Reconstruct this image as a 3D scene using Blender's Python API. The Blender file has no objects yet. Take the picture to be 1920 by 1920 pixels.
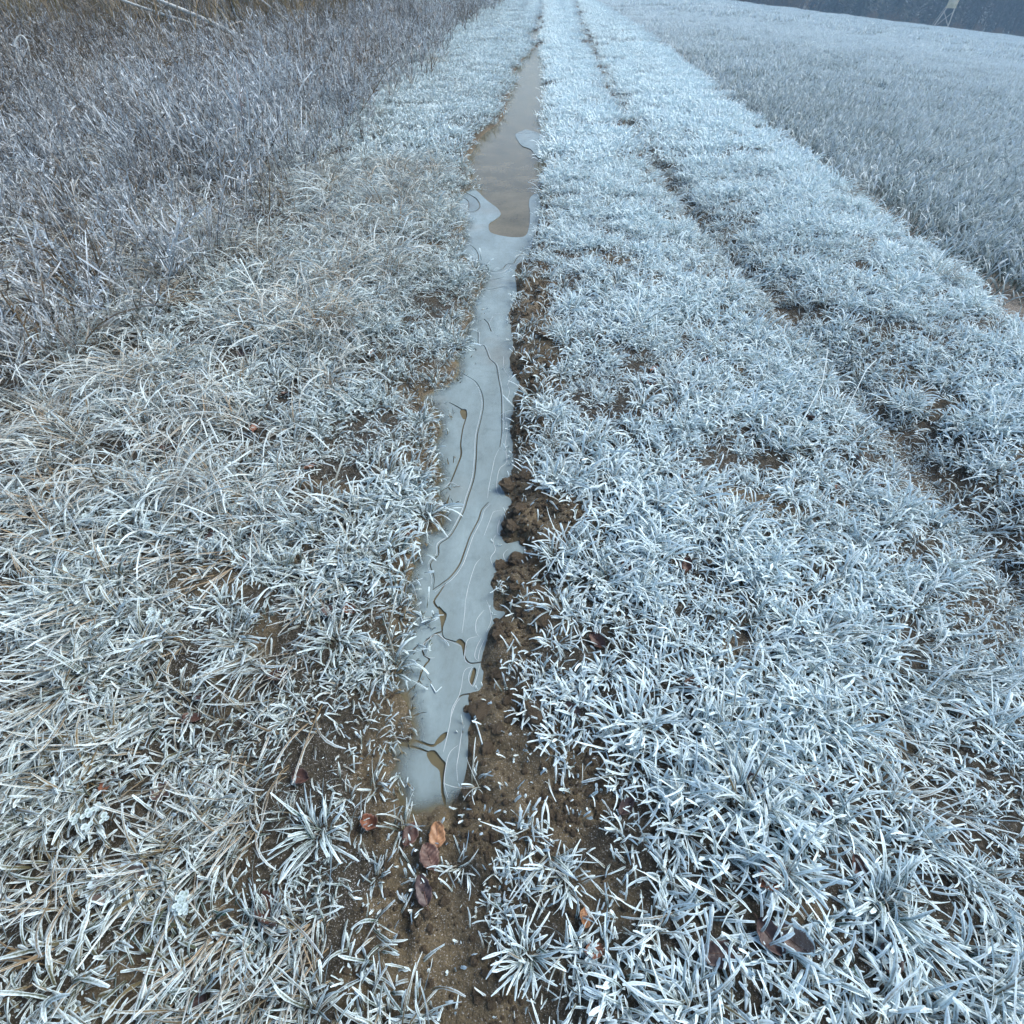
import bpy, bmesh, math, random
import numpy as np
from mathutils import Vector, Matrix

# ------------------------------------------------------------------ camera, sky, sun, exposure
S = bpy.context.scene
COL = S.collection
R = math.radians
cam_d = bpy.data.cameras.new('camera')
cam_d.sensor_width = 36.0
cam_d.lens = 18.0                       # ultra-wide phone lens, 90 degrees
cam_d.clip_start = 0.02
cam_d.clip_end = 3000
cam = bpy.data.objects.new('camera', cam_d)
COL.objects.link(cam)
cam.location = (0, 0, 1.45)
cam.rotation_euler = (R(90 - 46.595), 0, R(2.1316))
S.camera = cam

SUN_EL, SUN_AZ = R(48), R(70)           # veiled sun to the right of the track
world = bpy.data.worlds.new('World')
S.world = world
world.use_nodes = True
wn, wl = world.node_tree.nodes, world.node_tree.links
wn.clear()
w_out = wn.new('ShaderNodeOutputWorld')
w_bg = wn.new('ShaderNodeBackground')
w_sky = wn.new('ShaderNodeTexSky')
w_sky.sky_type = 'NISHITA'
w_sky.sun_disc = False
w_sky.sun_elevation = SUN_EL
w_sky.sun_rotation = SUN_AZ
w_sky.air_density = 1.0
w_sky.dust_density = 2.5
w_sky.ozone_density = 1.0
w_bg.inputs['Strength'].default_value = 0.085
wl.new(w_sky.outputs[0], w_bg.inputs['Color'])
wl.new(w_bg.outputs[0], w_out.inputs['Surface'])

sun_d = bpy.data.lights.new('sun', 'SUN')
sun_d.energy = 1.5
sun_d.angle = R(28)                     # very soft: light through thin cloud and mist
sun_d.color = (1.0, 0.96, 0.91)
sun = bpy.data.objects.new('sun', sun_d)
COL.objects.link(sun)
sun.location = (20, 10, 30)
# direction towards the sun: sky rotation is measured from +Y towards +X
to_sun = Vector((math.sin(SUN_AZ) * math.cos(SUN_EL), math.cos(SUN_AZ) * math.cos(SUN_EL), math.sin(SUN_EL)))
sun.rotation_euler = to_sun.to_track_quat('Z', 'Y').to_euler()

S.view_settings.view_transform = 'Standard'
S.view_settings.look = 'None'
S.view_settings.gamma = 1.0
S.view_settings.exposure = 1.38
S.view_settings.use_curve_mapping = False
S.render.engine = 'CYCLES'
S.cycles.use_denoising = True
S.cycles.denoiser = 'OPENIMAGEDENOISE'
S.cycles.denoising_input_passes = 'RGB_ALBEDO_NORMAL'
S.cycles.denoising_prefilter = 'ACCURATE'
S.cycles.max_bounces = 4
S.cycles.diffuse_bounces = 2
S.cycles.glossy_bounces = 2
S.cycles.transparent_max_bounces = 8
S.cycles.volume_bounces = 0
S.cycles.use_adaptive_sampling = True
S.cycles.adaptive_threshold = 0.03
S.render.film_transparent = False

# ------------------------------------------------------------------ traced plan of the place, metres
PUDDLE= [(0.029, 19.267), (0.135, 16.206), (0.147, 13.928), (0.159, 9.225), (0.165, 8.341), (0.137, 6.945), (0.103, 6.22), (0.058, 5.8), (0.063, 5.298), (0.049, 4.928), (0.015, 4.533), (-0.009, 4.295), (-0.03, 4.075), (-0.121, 3.868), (-0.113, 3.634), (-0.101, 3.37), (-0.146, 3.108), (-0.127, 2.981), (-0.099, 2.735), (-0.112, 2.598), (-0.091, 2.438), (-0.05, 2.315), (-0.081, 2.179), (-0.072, 2.075), (-0.082, 2.001), (-0.082, 1.935), (-0.065, 1.802), (-0.062, 1.675), (-0.084, 1.589), (-0.089, 1.502), (-0.059, 1.463), (-0.083, 1.382), (-0.09, 1.273), (-0.066, 1.232), (-0.006, 1.247), (0.006, 1.158), (-0.081, 1.14), (-0.116, 1.07), (-0.108, 1.018), (-0.097, 0.949), (-0.056, 0.934), (-0.099, 0.894), (-0.119, 0.851), (-0.122, 0.8), (-0.124, 0.75), (-0.127, 0.699), (-0.131, 0.664), (-0.155, 0.646), (-0.145, 0.594), (-0.148, 0.559), (-0.145, 0.5), (-0.146, 0.454), (-0.155, 0.385), (-0.164, 0.341), (-0.17, 0.301), (-0.179, 0.334), (-0.199, 0.345), (-0.217, 0.327), (-0.238, 0.331), (-0.26, 0.321), (-0.282, 0.323), (-0.305, 0.335), (-0.324, 0.383), (-0.355, 0.41), (-0.361, 0.42), (-0.344, 0.451), (-0.373, 0.489), (-0.362, 0.522), (-0.32, 0.515), (-0.309, 0.523), (-0.322, 0.57), (-0.349, 0.623), (-0.386, 0.661), (-0.388, 0.73), (-0.415, 0.789), (-0.385, 0.855), (-0.379, 0.922), (-0.417, 1.002), (-0.417, 1.075), (-0.406, 1.143), (-0.411, 1.221), (-0.4, 1.305), (-0.344, 1.321), (-0.343, 1.372), (-0.357, 1.446), (-0.393, 1.539), (-0.373, 1.592), (-0.41, 1.69), (-0.446, 1.788), (-0.422, 1.878), (-0.437, 1.988), (-0.481, 2.091), (-0.548, 2.18), (-0.497, 2.259), (-0.412, 2.353), (-0.406, 2.497), (-0.428, 2.586), (-0.395, 2.7), (-0.397, 2.897), (-0.381, 3.07), (-0.4, 3.271), (-0.366, 3.409), (-0.342, 3.554), (-0.386, 3.819), (-0.491, 3.985), (-0.574, 4.151), (-0.555, 4.367), (-0.599, 4.623), (-0.594, 4.835), (-0.709, 5.116), (-0.718, 5.647), (-0.624, 5.866), (-0.686, 6.354), (-0.769, 6.911), (-0.747, 7.42), (-0.694, 8.244), (-0.497, 9.201), (-0.477, 10.496), (-0.459, 12.335), (-0.495, 13.904), (-0.355, 16.507), (-0.118, 18.978)]
CRACKS=[
(0.0045,[(-0.359, 2.417), (-0.281, 2.342), (-0.24, 2.244), (-0.221, 2.137), (-0.223, 2.026), (-0.231, 1.885), (-0.223, 1.73), (-0.221, 1.598), (-0.235, 1.484), (-0.247, 1.39), (-0.282, 1.271), (-0.319, 1.225), (-0.316, 1.176), (-0.339, 1.131), (-0.317, 1.072), (-0.314, 1.024)]),
(0.0045,[(-0.404, 2.844), (-0.364, 2.891), (-0.315, 2.887), (-0.296, 2.728), (-0.264, 2.717), (-0.241, 2.646), (-0.22, 2.571), (-0.181, 2.505), (-0.158, 2.362), (-0.137, 2.215), (-0.122, 1.975), (-0.12, 1.889), (-0.123, 1.808)]),
(0.006,[(-0.15, 1.454), (-0.174, 1.411), (-0.183, 1.355), (-0.207, 1.274), (-0.22, 1.203), (-0.233, 1.135), (-0.259, 1.079), (-0.281, 1.053), (-0.314, 1.02)]),
(0.007,[(-0.395, 2.144), (-0.375, 2.131), (-0.313, 2.075), (-0.298, 2.032), (-0.304, 1.935), (-0.302, 1.82), (-0.292, 1.749), (-0.302, 1.666), (-0.315, 1.581), (-0.327, 1.531)]),
(0.007,[(-0.594, 4.413), (-0.546, 4.368), (-0.452, 4.222), (-0.407, 4.072), (-0.394, 3.917), (-0.341, 3.899), (-0.311, 3.803), (-0.263, 3.776), (-0.215, 3.816), (-0.181, 3.915), (-0.138, 3.927), (-0.11, 4.041), (-0.08, 4.105), (-0.065, 4.181), (0.009, 4.206)]),
(0.005,[(-0.387, 3.743), (-0.361, 3.697), (-0.299, 3.627), (-0.241, 3.647), (-0.194, 3.685)]),
(0.004,[(-0.352, 3.451), (-0.335, 3.46), (-0.26, 3.48), (-0.179, 3.526)]),
(0.011,[(-0.706, 5.826), (-0.67, 5.684), (-0.549, 5.484), (-0.489, 5.246), (-0.525, 5.094), (-0.591, 5.091)]),
(0.008,[(-0.745, 5.561), (-0.704, 5.512), (-0.625, 5.432), (-0.587, 5.196), (-0.608, 4.974)]),
(0.006,[(-0.283, 0.947), (-0.274, 0.918), (-0.264, 0.881), (-0.262, 0.858), (-0.28, 0.849), (-0.297, 0.833), (-0.31, 0.817), (-0.314, 0.794), (-0.307, 0.772), (-0.288, 0.758), (-0.298, 0.738), (-0.306, 0.712), (-0.312, 0.68), (-0.332, 0.654), (-0.356, 0.629)]),
(0.005,[(-0.261, 0.858), (-0.251, 0.835), (-0.229, 0.826), (-0.198, 0.817), (-0.187, 0.803), (-0.177, 0.77), (-0.161, 0.751), (-0.14, 0.751), (-0.118, 0.757)]),
(0.004,[(-0.142, 0.653), (-0.171, 0.647), (-0.182, 0.639)]),
(0.007,[(-0.304, 0.514), (-0.273, 0.507), (-0.239, 0.499), (-0.22, 0.517), (-0.21, 0.532)]),
(0.005,[(-0.347, 0.5), (-0.293, 0.494), (-0.25, 0.482), (-0.231, 0.474)]),
(0.007,[(-0.209, 0.431), (-0.202, 0.409), (-0.197, 0.383), (-0.188, 0.359), (-0.19, 0.328)]),
(0.006,[(-0.289, 3.045), (-0.259, 2.99), (-0.241, 2.923), (-0.232, 2.883)]),
(0.007,[(-0.274, 1.048), (-0.288, 1.012), (-0.303, 0.972), (-0.283, 0.942)]),
]
HOLES=[
[(0.282, 9.629), (0.542, 22.62), (-0.84, 22.568), (-0.636, 10.253), (-0.893, 7.153), (-0.706, 5.826), (-0.584, 5.776), (-0.444, 5.439), (-0.33, 5.206), (-0.287, 5.029), (-0.33, 4.886), (-0.374, 4.776), (-0.351, 4.582), (-0.254, 4.498), (-0.145, 4.466), (-0.059, 4.506), (-0.032, 4.722), (-0.027, 5.068), (-0.041, 5.373), (-0.003, 5.622), (0.208, 5.897), (0.226, 6.83), (0.046, 7.038), (-0.051, 7.446), (-0.152, 7.607), (-0.212, 7.863), (-0.258, 8.261), (-0.137, 8.562)] ,
[(-0.254, 0.479), (-0.233, 0.487), (-0.212, 0.468), (-0.196, 0.452), (-0.197, 0.429), (-0.197, 0.392), (-0.186, 0.367), (-0.191, 0.358), (-0.199, 0.377), (-0.204, 0.409), (-0.214, 0.436), (-0.238, 0.453)] ,
[(-0.286, 0.953), (-0.265, 0.935), (-0.253, 0.921), (-0.258, 0.882), (-0.263, 0.862), (-0.271, 0.895)] ,
[(-0.223, 0.527), (-0.205, 0.538), (-0.208, 0.518), (-0.231, 0.5), (-0.235, 0.507)] ,
[(-0.211, 0.823), (-0.197, 0.833), (-0.178, 0.814), (-0.179, 0.792), (-0.19, 0.806)] ,
[(-0.151, 0.717), (-0.146, 0.735), (-0.137, 0.725), (-0.145, 0.68), (-0.154, 0.688)] ,
[(-0.334, 2.079), (-0.304, 2.089), (-0.293, 2.028), (-0.311, 2.01)] ,
]
RIMS=[
[(-0.123, 1.8), (-0.14, 1.733), (-0.148, 1.637), (-0.155, 1.531), (-0.155, 1.475)] ,
[(-0.123, 1.8), (-0.097, 1.771), (-0.089, 1.702), (-0.115, 1.659), (-0.123, 1.588), (-0.119, 1.52), (-0.097, 1.483)] ,
[(-0.112, 2.087), (-0.103, 2.001), (-0.094, 1.926), (-0.098, 1.839), (-0.085, 1.72), (-0.072, 1.685)] ,
[(-0.093, 1.408), (-0.125, 1.401), (-0.138, 1.351), (-0.155, 1.271)] ,
[(-0.109, 1.28), (-0.119, 1.248), (-0.107, 1.207), (-0.122, 1.168), (-0.112, 1.134)] ,
[(-0.092, 1.387), (-0.104, 1.33), (-0.103, 1.289), (-0.088, 1.279)] ,
[(-0.159, 1.162), (-0.176, 1.132), (-0.19, 1.051), (-0.196, 0.982), (-0.194, 0.925), (-0.195, 0.854)] ,
[(-0.129, 0.944), (-0.151, 0.906), (-0.151, 0.864), (-0.139, 0.843)] ,
[(-0.124, 0.982), (-0.109, 0.943), (-0.104, 0.901), (-0.116, 0.861)] ,
[(-0.142, 0.843), (-0.174, 0.83), (-0.179, 0.783), (-0.173, 0.755), (-0.152, 0.745)] ,
[(-0.131, 0.837), (-0.144, 0.802), (-0.146, 0.771), (-0.132, 0.757)] ,
[(-0.121, 0.832), (-0.133, 0.79), (-0.134, 0.761)] ,
[(-0.152, 0.738), (-0.174, 0.723), (-0.178, 0.674), (-0.183, 0.642), (-0.198, 0.605), (-0.199, 0.566), (-0.204, 0.516), (-0.208, 0.483)] ,
[(-0.15, 0.738), (-0.158, 0.712), (-0.157, 0.691), (-0.143, 0.675), (-0.134, 0.704), (-0.128, 0.746)] ,
[(-0.17, 0.502), (-0.189, 0.484), (-0.196, 0.452), (-0.196, 0.407), (-0.181, 0.37)] ,
[(-0.157, 0.558), (-0.163, 0.533), (-0.165, 0.482), (-0.167, 0.448), (-0.16, 0.411)] ,
[(-0.31, 0.783), (-0.314, 0.809), (-0.297, 0.829), (-0.291, 0.841), (-0.269, 0.846), (-0.254, 0.831), (-0.234, 0.824), (-0.192, 0.806)] ,
[(-0.305, 0.771), (-0.287, 0.762), (-0.272, 0.764)] ,
[(-0.233, 3.104), (-0.197, 3.12), (-0.161, 3.078), (-0.144, 2.994)] ,
[(-0.232, 3.083), (-0.249, 2.997), (-0.23, 2.896), (-0.191, 2.832), (-0.167, 2.795)] ,
[(-0.145, 2.602), (-0.136, 2.479), (-0.113, 2.416), (-0.082, 2.344)] ,
[(-0.089, 2.385), (-0.109, 2.323), (-0.097, 2.25), (-0.108, 2.169)] ,
[(-0.381, 3.327), (-0.353, 3.211), (-0.33, 3.145)] ,
[(-0.102, 1.589), (-0.107, 1.549), (-0.096, 1.508)] ,
[(-0.179, 0.636), (-0.192, 0.611), (-0.198, 0.58)] ,
[(-0.061, 1.211), (-0.076, 1.185), (-0.063, 1.156), (-0.02, 1.162)] ,
[(-0.367, 1.546), (-0.337, 1.541), (-0.317, 1.564), (-0.286, 1.549), (-0.262, 1.531)] ,
]
STREAKS=[
[(-0.341, 1.355), (-0.27, 1.256), (-0.217, 1.175), (-0.177, 1.127), (-0.134, 1.067)] ,
[(-0.33, 1.322), (-0.269, 1.209)] ,
[(-0.291, 0.816), (-0.266, 0.779), (-0.235, 0.735), (-0.199, 0.676)] ,
[(-0.492, 4.88), (-0.437, 5.082)] ,
[(-0.43, 4.516), (-0.396, 4.775)] ,
[(-0.178, 0.573), (-0.168, 0.62)] ,
[(-0.441, 4.279), (-0.378, 4.644)] ,
[(-0.271, 3.429), (-0.177, 3.335)] ,
]
MUD=[
[(0.01, 3.98), (0.16, 3.602), (0.149, 2.379), (0.104, 2.089), (0.031, 1.556), (0.305, 1.413), (0.313, 1.274), (0.053, 1.114), (0.16, 0.961), (0.188, 0.824), (-0.026, 0.691), (0.054, 0.598), (0.127, 0.498), (0.269, 0.476), (0.198, 0.3), (0.117, 0.211), (-0.055, 0.164), (-0.137, 0.243), (-0.152, 0.382), (-0.164, 0.637), (-0.124, 0.722), (-0.111, 1.016), (-0.113, 1.368), (-0.096, 1.913), (-0.143, 2.965)] ,
[(-0.376, 0.279), (-0.318, 0.135), (-0.332, -0.082), (0.044, -0.068), (-0.001, 0.014), (-0.116, 0.052), (-0.163, 0.15), (-0.149, 0.243), (-0.173, 0.333), (-0.307, 0.328), (-0.344, 0.375), (-0.403, 0.451)] ,
[(-0.467, 1.245), (-0.427, 1.246), (-0.35, 0.804), (-0.311, 0.584), (-0.305, 0.316), (-0.376, 0.279), (-0.439, 0.423), (-0.411, 0.55), (-0.434, 0.8)] ,
[(-0.752, 2.452), (-0.373, 2.412), (-0.392, 1.902), (-0.321, 1.36), (-0.425, 1.357), (-0.598, 1.815)] ,
[(-1.127, 0.346), (-0.784, 0.423), (-0.664, 0.268), (-0.823, 0.24), (-1.003, 0.255)] ,
[(-0.744, 0.082), (-0.508, 0.055), (-0.5, -0.089), (-0.688, -0.096)] ,
]
RUT= [(2.498, 48.713), (1.637, 23.588), (1.322, 11.297), (1.343, 8.043), (1.355, 6.108), (1.414, 4.449), (1.536, 3.821), (1.614, 2.955), (1.664, 2.191), (1.706, 1.753), (1.736, 1.3)]
EDGE= [(3.683, 50.445), (3.656, 28.638), (3.397, 18.289), (3.036, 9.38), (2.94, 5.492), (2.917, 4.053), (2.835, 2.908)]
LEAF= [(-0.367, 0.296), (-0.262, 0.283), (-0.193, 0.28), (-0.206, 0.233), (-0.209, 0.17), (0.735, 0.378), (0.728, 0.417), (0.58, 0.397), (0.155, 0.129), (-0.893, 0.586), (-0.889, 0.51), (-1.207, 0.559), (-0.877, 0.148), (-0.884, 0.336), (-0.57, 0.903), (-0.44, 1.267), (0.16, 1.482), (-1.683, 2.138), (-1.187, 1.755), (-0.966, 1.161), (0.269, 0.349), (0.42, 0.08), (0.531, 0.111), (-1.341, 0.634), (-1.359, 1.015), (0.775, 0.094), (0.351, 1.078), (0.326, 0.593), (0.49, 0.661), (-0.558, 0.392)]
TUFT= [(0.272, 1.03), (0.203, 2.718), (0.33, 4.097), (0.949, 0.843), (-0.513, 1.959), (-2.139, 8.559), (-1.809, 7.338), (0.11, 1.14), (1.032, 1.301), (-0.846, 1.231), (-0.343, 2.698), (-0.647, 1.088), (0.812, 0.177), (0.032, 0.066), (-0.481, 0.275), (0.396, 1.304), (2.651, 3.481), (2.892, 5.434), (-1.842, 1.553), (-0.464, 3.579)]
CLOD= [(0.018, 3.04), (0.081, 2.714), (-0.025, 2.71), (-0.062, 2.423), (0.108, 2.43), (-0.013, 2.107), (0.027, 1.958), (-0.006, 1.725), (-0.057, 1.537), (-0.003, 1.555), (-0.048, 1.301), (-0.02, 1.372), (0.053, 1.0), (-0.036, 0.975), (0.071, 0.877), (-0.074, 0.707), (-0.106, 0.592), (0.039, 0.582), (-0.073, 0.833), (-0.084, 0.49), (0.139, 3.429), (0.049, 3.736), (-0.046, 2.968), (0.024, 2.273), (-0.053, 1.158)]

W = -0.035                              # level of the ice in the wheel rut
rng = np.random.default_rng(7)
random.seed(7)

# ------------------------------------------------------------------ helpers
def tag(o, label=None, cat=None, group=None, kind=None):
    if label: o['label'] = label
    if cat: o['category'] = cat
    if group: o['group'] = group
    if kind: o['kind'] = kind
    return o

def link(o, parent=None):
    COL.objects.link(o)
    if parent: o.parent = parent
    return o

def empty(name, loc=(0, 0, 0), rz=0.0):
    o = bpy.data.objects.new(name, None)
    o.empty_display_size = 0.1
    o.location = loc
    o.rotation_euler = (0, 0, rz)
    return link(o)

def mesh_np(name, V, Fc, mat=None, attrs=None, smooth=True):
    """V (n,3); Fc a list of (k, array) or one (m,4)/(m,3) array"""
    me = bpy.data.meshes.new(name)
    V = np.asarray(V, np.float32)
    if not isinstance(Fc, list): Fc = [Fc]
    Fc = [np.asarray(f, np.int32) for f in Fc if len(f)]
    nl = sum(f.size for f in Fc); nf = sum(len(f) for f in Fc)
    me.vertices.add(len(V)); me.vertices.foreach_set('co', V.ravel())
    me.loops.add(nl); me.loops.foreach_set('vertex_index', np.concatenate([f.ravel() for f in Fc]))
    me.polygons.add(nf)
    tot = np.concatenate([np.full(len(f), f.shape[1], np.int32) for f in Fc])
    st = np.concatenate([[0], np.cumsum(tot)[:-1]]).astype(np.int32)
    me.polygons.foreach_set('loop_start', st)
    me.polygons.foreach_set('loop_total', tot)
    if smooth: me.polygons.foreach_set('use_smooth', np.ones(nf, bool))
    me.update(calc_edges=True)
    for k, v in (attrs or {}).items():
        v = np.asarray(v, np.float32)
        a = me.attributes.new(k, 'FLOAT', 'POINT')
        a.data.foreach_set('value', v.ravel())
    if mat: me.materials.append(mat)
    return me

def obj(name, me, parent=None):
    return link(bpy.data.objects.new(name, me), parent)

def _hash(ix, iy, seed):
    h = (ix.astype(np.int64) * 374761393 + iy.astype(np.int64) * 668265263 + seed * 974711) & 0x7fffffff
    h = ((h ^ (h >> 13)) * 1274126177) & 0x7fffffff
    return ((h ^ (h >> 16)) & 0xffff) / 65535.0

def vn(x, y, s, seed=0):
    """smooth value noise in 0..1 with cell size s"""
    x = np.asarray(x, float) / s; y = np.asarray(y, float) / s
    ix = np.floor(x); iy = np.floor(y); fx = x - ix; fy = y - iy
    fx = fx * fx * (3 - 2 * fx); fy = fy * fy * (3 - 2 * fy)
    a = _hash(ix, iy, seed); b = _hash(ix + 1, iy, seed); c = _hash(ix, iy + 1, seed); d = _hash(ix + 1, iy + 1, seed)
    return (a * (1 - fx) + b * fx) * (1 - fy) + (c * (1 - fx) + d * fx) * fy

def sst(a, b, x):
    t = np.clip((np.asarray(x, float) - a) / (b - a), 0, 1)
    return t * t * (3 - 2 * t)

def catmull(P, n=4, closed=False):
    P = [np.array(p, float) for p in P]; out = []; m = len(P)
    for i in range(m if closed else m - 1):
        if closed: p0, p1, p2, p3 = P[i - 1], P[i], P[(i + 1) % m], P[(i + 2) % m]
        else: p0, p1, p2, p3 = P[max(i - 1, 0)], P[i], P[i + 1], P[min(i + 2, m - 1)]
        for k in range(n):
            t = k / n
            out.append(0.5 * (2 * p1 + (p2 - p0) * t + (2 * p0 - 5 * p1 + 4 * p2 - p3) * t * t + (3 * p1 - p0 - 3 * p2 + p3) * t ** 3))
    if not closed: out.append(P[-1])
    return np.array(out)

def sdf(px, py, poly):
    """signed distance to a closed polygon, negative inside"""
    px = np.asarray(px, float); py = np.asarray(py, float)
    d = np.full(px.shape, 1e9); ins = np.zeros(px.shape, bool); n = len(poly)
    for i in range(n):
        ax, ay = poly[i]; bx, by = poly[(i + 1) % n]
        ex, ey = bx - ax, by - ay
        t = np.clip(((px - ax) * ex + (py - ay) * ey) / (ex * ex + ey * ey + 1e-12), 0, 1)
        d = np.minimum(d, (px - ax - t * ex) ** 2 + (py - ay - t * ey) ** 2)
        c = (ay > py) != (by > py)
        ins ^= c & (px < ex * (py - ay) / (ey if abs(ey) > 1e-12 else 1e-12) + ax)
    d = np.sqrt(d)
    return np.where(ins, -d, d)

# ------------------------------------------------------------------ materials
def new_mat(name):
    m = bpy.data.materials.new(name); m.use_nodes = True
    n = m.node_tree.nodes; l = m.node_tree.links
    return m, n, l, n['Principled BSDF']

def ramp(n, stops):
    r = n.new('ShaderNodeValToRGB')
    while len(r.color_ramp.elements) < len(stops): r.color_ramp.elements.new(0.5)
    for e, (p, c) in zip(r.color_ramp.elements, stops):
        e.position = p; e.color = (*c, 1) if len(c) == 3 else c
    return r

def noise(n, l, scale, detail=4, rough=0.6, vec=None):
    t = n.new('ShaderNodeTexNoise'); t.inputs['Scale'].default_value = scale
    t.inputs['Detail'].default_value = detail; t.inputs['Roughness'].default_value = rough
    if vec is not None: l.new(vec, t.inputs['Vector'])
    return t

def mixc(n, l, fac, a, b, mode='MIX'):
    m = n.new('ShaderNodeMix'); m.data_type = 'RGBA'; m.blend_type = mode
    for s, v in ((0, fac), (6, a), (7, b)):
        if isinstance(v, (int, float)): m.inputs[s].default_value = v
        elif isinstance(v, tuple): m.inputs[s].default_value = (*v, 1)
        else: l.new(v, m.inputs[s])
    return m.outputs[2]

def math_(n, l, op, a, b=0.0, clamp=False):
    m = n.new('ShaderNodeMath'); m.operation = op; m.use_clamp = clamp
    for i, v in enumerate((a, b)):
        if isinstance(v, (int, float)): m.inputs[i].default_value = v
        else: l.new(v, m.inputs[i])
    return m.outputs[0]

def attr(n, name, kind='GEOMETRY'):
    a = n.new('ShaderNodeAttribute'); a.attribute_name = name; a.attribute_type = kind
    return a

FROST = (0.69, 0.86, 0.915)
def frosted_mat(name, green, straw, frost=FROST, rough=0.75, base=0.0):
    """plant covered in hoar frost: vertex 'fr' frost cover with painted gap shade, 'st' straw share; instance 'ifr' and 'ist' shift them"""
    m, n, l, b = new_mat(name)
    fr = attr(n, 'fr').outputs['Fac']; st = attr(n, 'st').outputs['Fac']
    ifr = attr(n, 'ifr', 'INSTANCER').outputs['Fac']; ist = attr(n, 'ist', 'INSTANCER').outputs['Fac']
    tc = n.new('ShaderNodeTexCoord').outputs['Object']
    nz = noise(n, l, 260, 1, 0.6, tc)
    core = mixc(n, l, math_(n, l, 'ADD', st, ist, True), green, straw)
    f = math_(n, l, 'ADD', fr, ifr)
    f = math_(n, l, 'ADD', f, math_(n, l, 'MULTIPLY', math_(n, l, 'SUBTRACT', nz.outputs['Fac'], 0.5), 0.9))
    f = math_(n, l, 'ADD', f, base, True)
    col = mixc(n, l, f, core, frost)
    l.new(col, b.inputs['Base Color'])
    b.inputs['Roughness'].default_value = rough
    b.inputs['Specular IOR Level'].default_value = 0.25
    # frosted blades let light through
    tr = n.new('ShaderNodeBsdfTranslucent'); l.new(col, tr.inputs['Color'])
    ms = n.new('ShaderNodeMixShader'); ms.inputs[0].default_value = 0.15
    l.new(b.outputs[0], ms.inputs[1]); l.new(tr.outputs[0], ms.inputs[2])
    l.new(ms.outputs[0], n['Material Output'].inputs['Surface'])
    return m

M_GRASS = frosted_mat('frosted_grass', (0.020, 0.058, 0.040), (0.17, 0.13, 0.065))
M_STRAW = frosted_mat('frosted_straw', (0.045, 0.052, 0.03), (0.27, 0.20, 0.115))
M_WEED = frosted_mat('frosted_weed', (0.038, 0.033, 0.027), (0.15, 0.115, 0.066), frost=(0.63, 0.74, 0.81))
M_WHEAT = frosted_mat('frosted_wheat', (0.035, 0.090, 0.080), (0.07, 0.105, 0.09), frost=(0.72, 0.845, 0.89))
M_REED = frosted_mat('dry_reed', (0.13, 0.115, 0.05), (0.26, 0.20, 0.11), frost=(0.6, 0.62, 0.62))

def bark_mat(name, c1, c2, sc=14, frost=0.0):
    m, n, l, b = new_mat(name)
    tc = n.new('ShaderNodeTexCoord').outputs['Object']
    mp = n.new('ShaderNodeMapping'); mp.inputs['Scale'].default_value = (1, 1, 0.25); l.new(tc, mp.inputs[0])
    nz = noise(n, l, sc, 5, 0.65, mp.outputs[0])
    r = ramp(n, [(0.3, c1), (0.7, c2)]); l.new(nz.outputs['Fac'], r.inputs[0])
    col = r.outputs[0]
    if frost:
        nf = noise(n, l, 30, 3, 0.6, tc)
        rf = ramp(n, [(0.5 - frost * 0.3, (0, 0, 0)), (0.62, (1, 1, 1))]); l.new(nf.outputs['Fac'], rf.inputs[0])
        col = mixc(n, l, math_(n, l, 'MULTIPLY', rf.outputs[0], frost), col, FROST)
    l.new(col, b.inputs['Base Color']); b.inputs['Roughness'].default_value = 0.85
    bp = n.new('ShaderNodeBump'); bp.inputs['Strength'].default_value = 0.6; bp.inputs['Distance'].default_value = 0.02
    l.new(nz.outputs['Fac'], bp.inputs['Height']); l.new(bp.outputs[0], b.inputs['Normal'])
    return m

M_BARK = bark_mat('mossy_bark', (0.06, 0.05, 0.025), (0.17, 0.145, 0.07))
M_BARKB = bark_mat('brown_bark', (0.10, 0.06, 0.04), (0.22, 0.15, 0.10))
M_PALEWOOD = bark_mat('pale_bare_wood', (0.30, 0.28, 0.24), (0.52, 0.50, 0.46), frost=0.6)
M_TWIG = bark_mat('twigs', (0.07, 0.05, 0.04), (0.15, 0.11, 0.09), frost=0.3)
M_FARBARK = bark_mat('grey_bark', (0.04, 0.04, 0.04), (0.09, 0.09, 0.085), 3)

def needle_mat(name, c1, c2):
    m, n, l, b = new_mat(name)
    tc = n.new('ShaderNodeTexCoord').outputs['Object']
    nz = noise(n, l, 1.1, 4, 0.7, tc)
    r = ramp(n, [(0.35, c1), (0.68, c2)]); l.new(nz.outputs['Fac'], r.inputs[0])
    l.new(r.outputs[0], b.inputs['Base Color']); b.inputs['Roughness'].default_value = 0.8
    return m
M_NEEDLE = needle_mat('spruce_needles', (0.012, 0.026, 0.022), (0.04, 0.07, 0.055))
M_FARTWIG = needle_mat('far_twigs', (0.016, 0.022, 0.026), (0.05, 0.06, 0.068))
M_FARBRUSH = needle_mat('far_brush', (0.10, 0.065, 0.045), (0.22, 0.17, 0.11))

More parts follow.
